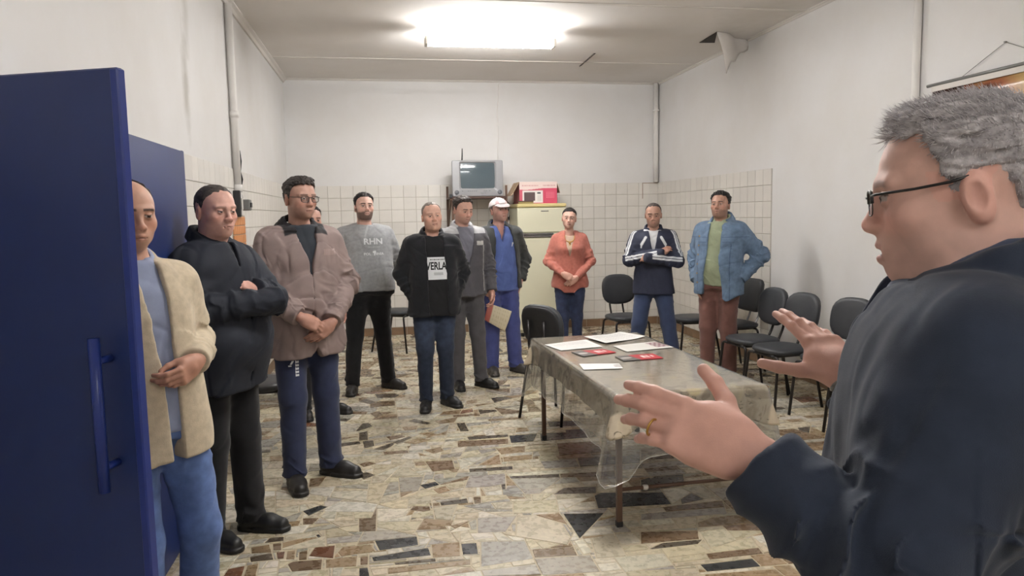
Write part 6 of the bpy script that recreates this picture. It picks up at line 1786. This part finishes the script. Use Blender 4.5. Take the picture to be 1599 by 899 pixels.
# ------------------------------------------------------------------ the speaker, close to the camera
def atD(px, py, d): return np.array([0, 0, EYE]) + ray(px, py) * d
HC = atD(1440, 303, 1.0); YS = -128.0
HS = 1.74; sS = HS / 1.75
Rs = rotm(0, 0, YS)
off_ = Rs @ np.array((0, -.018 - .055, 0)) * sS
PS = HC - off_; up_ = HC[2] / sS - 1.633
tol = lambda w: (Rs.T @ (np.asarray(w) - np.array((PS[0], PS[1], 0)))) / sS
dirl = lambda a, b: Rs.T @ (b - a)
wl, wr = atD(1166, 706, .90), atD(1324, 590, 1.24)
el, er = atD(1378, 905, .80), atD(1425, 740, 1.16)
tipl = atD(985, 632, .96); tipr = atD(1248, 486, 1.36)
NR = np.cross(tipr - wr, -CR * .75 - CU * .30 - CF * .50)
ps = person('grey-haired man in glasses and dark navy jacket gesturing with both hands close by', (PS[0], PS[1]), YS, HS,
    dict(g=1.10, belly=.05, sh=.187, lean=(0, -.05)),
    dict(skin=(216, 168, 150), yaw=0, pitch=5, up=up_, fwd=.055 - .05 * .71, open=.0085, lip=.45, brow=.5, browc=(104, 92, 88), fat=.007, jaw=1.06, beard=.12, beardc=(150, 138, 134), neck=.062, size=1.0,
         hair=shortcut((196, 190, 192), (140, 134, 136), .002, top=.014, sidet=.005, amp=.0028, freq=60, tuft=.004, mix=lambda P: .75 * sstep(.03, -.05, P[:, 2]) - .35 * sstep(-.02, -.09, P[:, 1]))),
    dict(L=dict(e=tol(el), rel=0, w=None, d=None, n=None), R=dict(e=tol(er), rel=0, w=None, d=None, n=None)) if False else
    dict(L=dict(e=tol(el), rel=0, w=(0, 0, 0), W=tol(wl), d=dirl(wl, tipl), n=Rs.T @ (-CF * .92 + CU * .25 + CR * .1), curl=(12, 16, 20, 22), spread=1.5, thumb=(16, -2), size=1.0),
         R=dict(e=tol(er), rel=0, w=(0, 0, 0), W=tol(wr), d=dirl(wr, tipr), n=Rs.T @ NR, curl=(6, 8, 12, 16), spread=3, thumb=(16, -12), size=1.0)),
    legs(.12, .0, -.05), 
    [dict(h=.004, sleeve=0, name='polo_shirt', off=.006, hem=.90, c=(60, 72, 96), seed=201, collar=[dict(r=.068, z=1.525, h=.04, gap=22)]),
     dict(name='jacket', off=.026, hem=.84, c=(37, 48, 68), mat='twill', seed=202, fold=.010, noise=.0035, nf=5.0, h=.0036, arm=1.06, kb=.10, cuff=.90, top=1.485, open=([.8, 1.1, 1.3, 1.5], [.012, .012, .03, .07], [0, 0, 0, 0]), collar=[dict(r=.082, z=1.520, h=.060, gap=30, flare=.45, point=.03, t=.010, tilt=.42)])],
    dict(c=(46, 48, 56), w=1.05), BLACKSHOE, hb=.0024, hc=.008)
glasses(ps, half=True)
# loose grey strands over the hair
o_ = [c for c in ps['root'].children if c.name.startswith('hair')][0]
me = o_.data; nv = len(me.vertices); co = np.zeros(nv * 3, np.float32); me.vertices.foreach_get('co', co); co = co.reshape(-1, 3); nn = np.zeros(nv * 3, np.float32); me.vertices.foreach_get('normal', nn); nn = nn.reshape(-1, 3)
rs = np.random.RandomState(4); c0 = ps['toloc'](np.zeros(3)); loc_ = (co - c0) @ ps['Rh'] / ps['hs']
sel = rs.permutation(nv)[:7000]; V, Fq, Cc = [], [], []
comb = np.array((.15, -.75, .35))
for i in sel:
    q = loc_[i]
    if q[2] < -.045: continue
    fr_ = float(sstep(-.02, -.09, q[1]) * sstep(.05, .08, q[2])); top_ = float(sstep(.03, .08, q[2]))
    ln = (.004 + .007 * top_ + .008 * fr_) * rs.uniform(.6, 1.3)
    nl = ps['Rh'].T @ nn[i]; fl = np.array((.0, -.25, -1.0)) * (1 - top_) + comb * top_
    d1 = nl * (.35 + .35 * fr_) + fl * .7 + rs.normal(0, .22, 3); d1 /= np.linalg.norm(d1)
    d2 = d1 + fl * .35 + rs.normal(0, .15, 3); d2 /= np.linalg.norm(d2)
    a = ps['toloc'](q - nl * .001); b = ps['toloc'](q + d1 * ln * .5); c = ps['toloc'](q + d1 * ln * .5 + d2 * ln * .5)
    u = np.cross(b - a, nn[i] + 1e-3); u /= np.linalg.norm(u) + 1e-9; w = np.cross(u, b - a); w /= np.linalg.norm(w) + 1e-9; r_ = .00045
    o0 = len(V); V += [a + u * r_, a - u * r_ * .5 + w * r_, a - u * r_ * .5 - w * r_, b + u * r_ * .8, b - u * r_ * .4 + w * r_ * .8, b - u * r_ * .4 - w * r_ * .8, c]
    Fq += [(o0, o0+1, o0+4, o0+3), (o0+1, o0+2, o0+5, o0+4), (o0+2, o0, o0+3, o0+5), (o0+3, o0+4, o0+6), (o0+4, o0+5, o0+6), (o0+5, o0+3, o0+6)]
    g_ = rs.uniform(.9, 1.35); Cc += [lin((184, 178, 180)) * g_] * 7
st_ = mesh_np('hair_strands', np.array(V), Fq, MAT['hair'], ps['root'], True, np.clip(np.array(Cc), 0, 1)); st_['kind'] = 'stuff'
# ring and wrist watch
def ring_on(a, ax, r, t, name, mat):
    ax = ax / np.linalg.norm(ax); u = np.cross(ax, (0, 0, 1)); u /= np.linalg.norm(u); w = np.cross(ax, u)
    mb = MB(); mb.tube([a + r * (math.cos(q) * u + math.sin(q) * w) for q in np.linspace(0, 2 * math.pi, 20, endpoint=False)], t, 6, closed=True); return mb.build(name, mat, ps['root'], True)
d_, n_ = frame(dirl(wl, tipl), Rs.T @ (-CF * .92 + CU * .25 + CR * .1)); t_ = np.cross(d_, n_)
ring_on((tol(wl) + .118 * d_ - .016 * t_ - .002 * n_) * sS, d_ + .1 * t_ - .2 * n_, .0108, .0018, 'finger_ring', MAT['gold'])
d_, n_ = frame(dirl(wr, tipr), Rs.T @ NR)
axr = (tol(wr) - tol(er)); axr /= np.linalg.norm(axr)
ring_on((tol(wr) - .004 * axr) * sS, axr, .031, .0045, 'watch_strap', M_GREYMET)
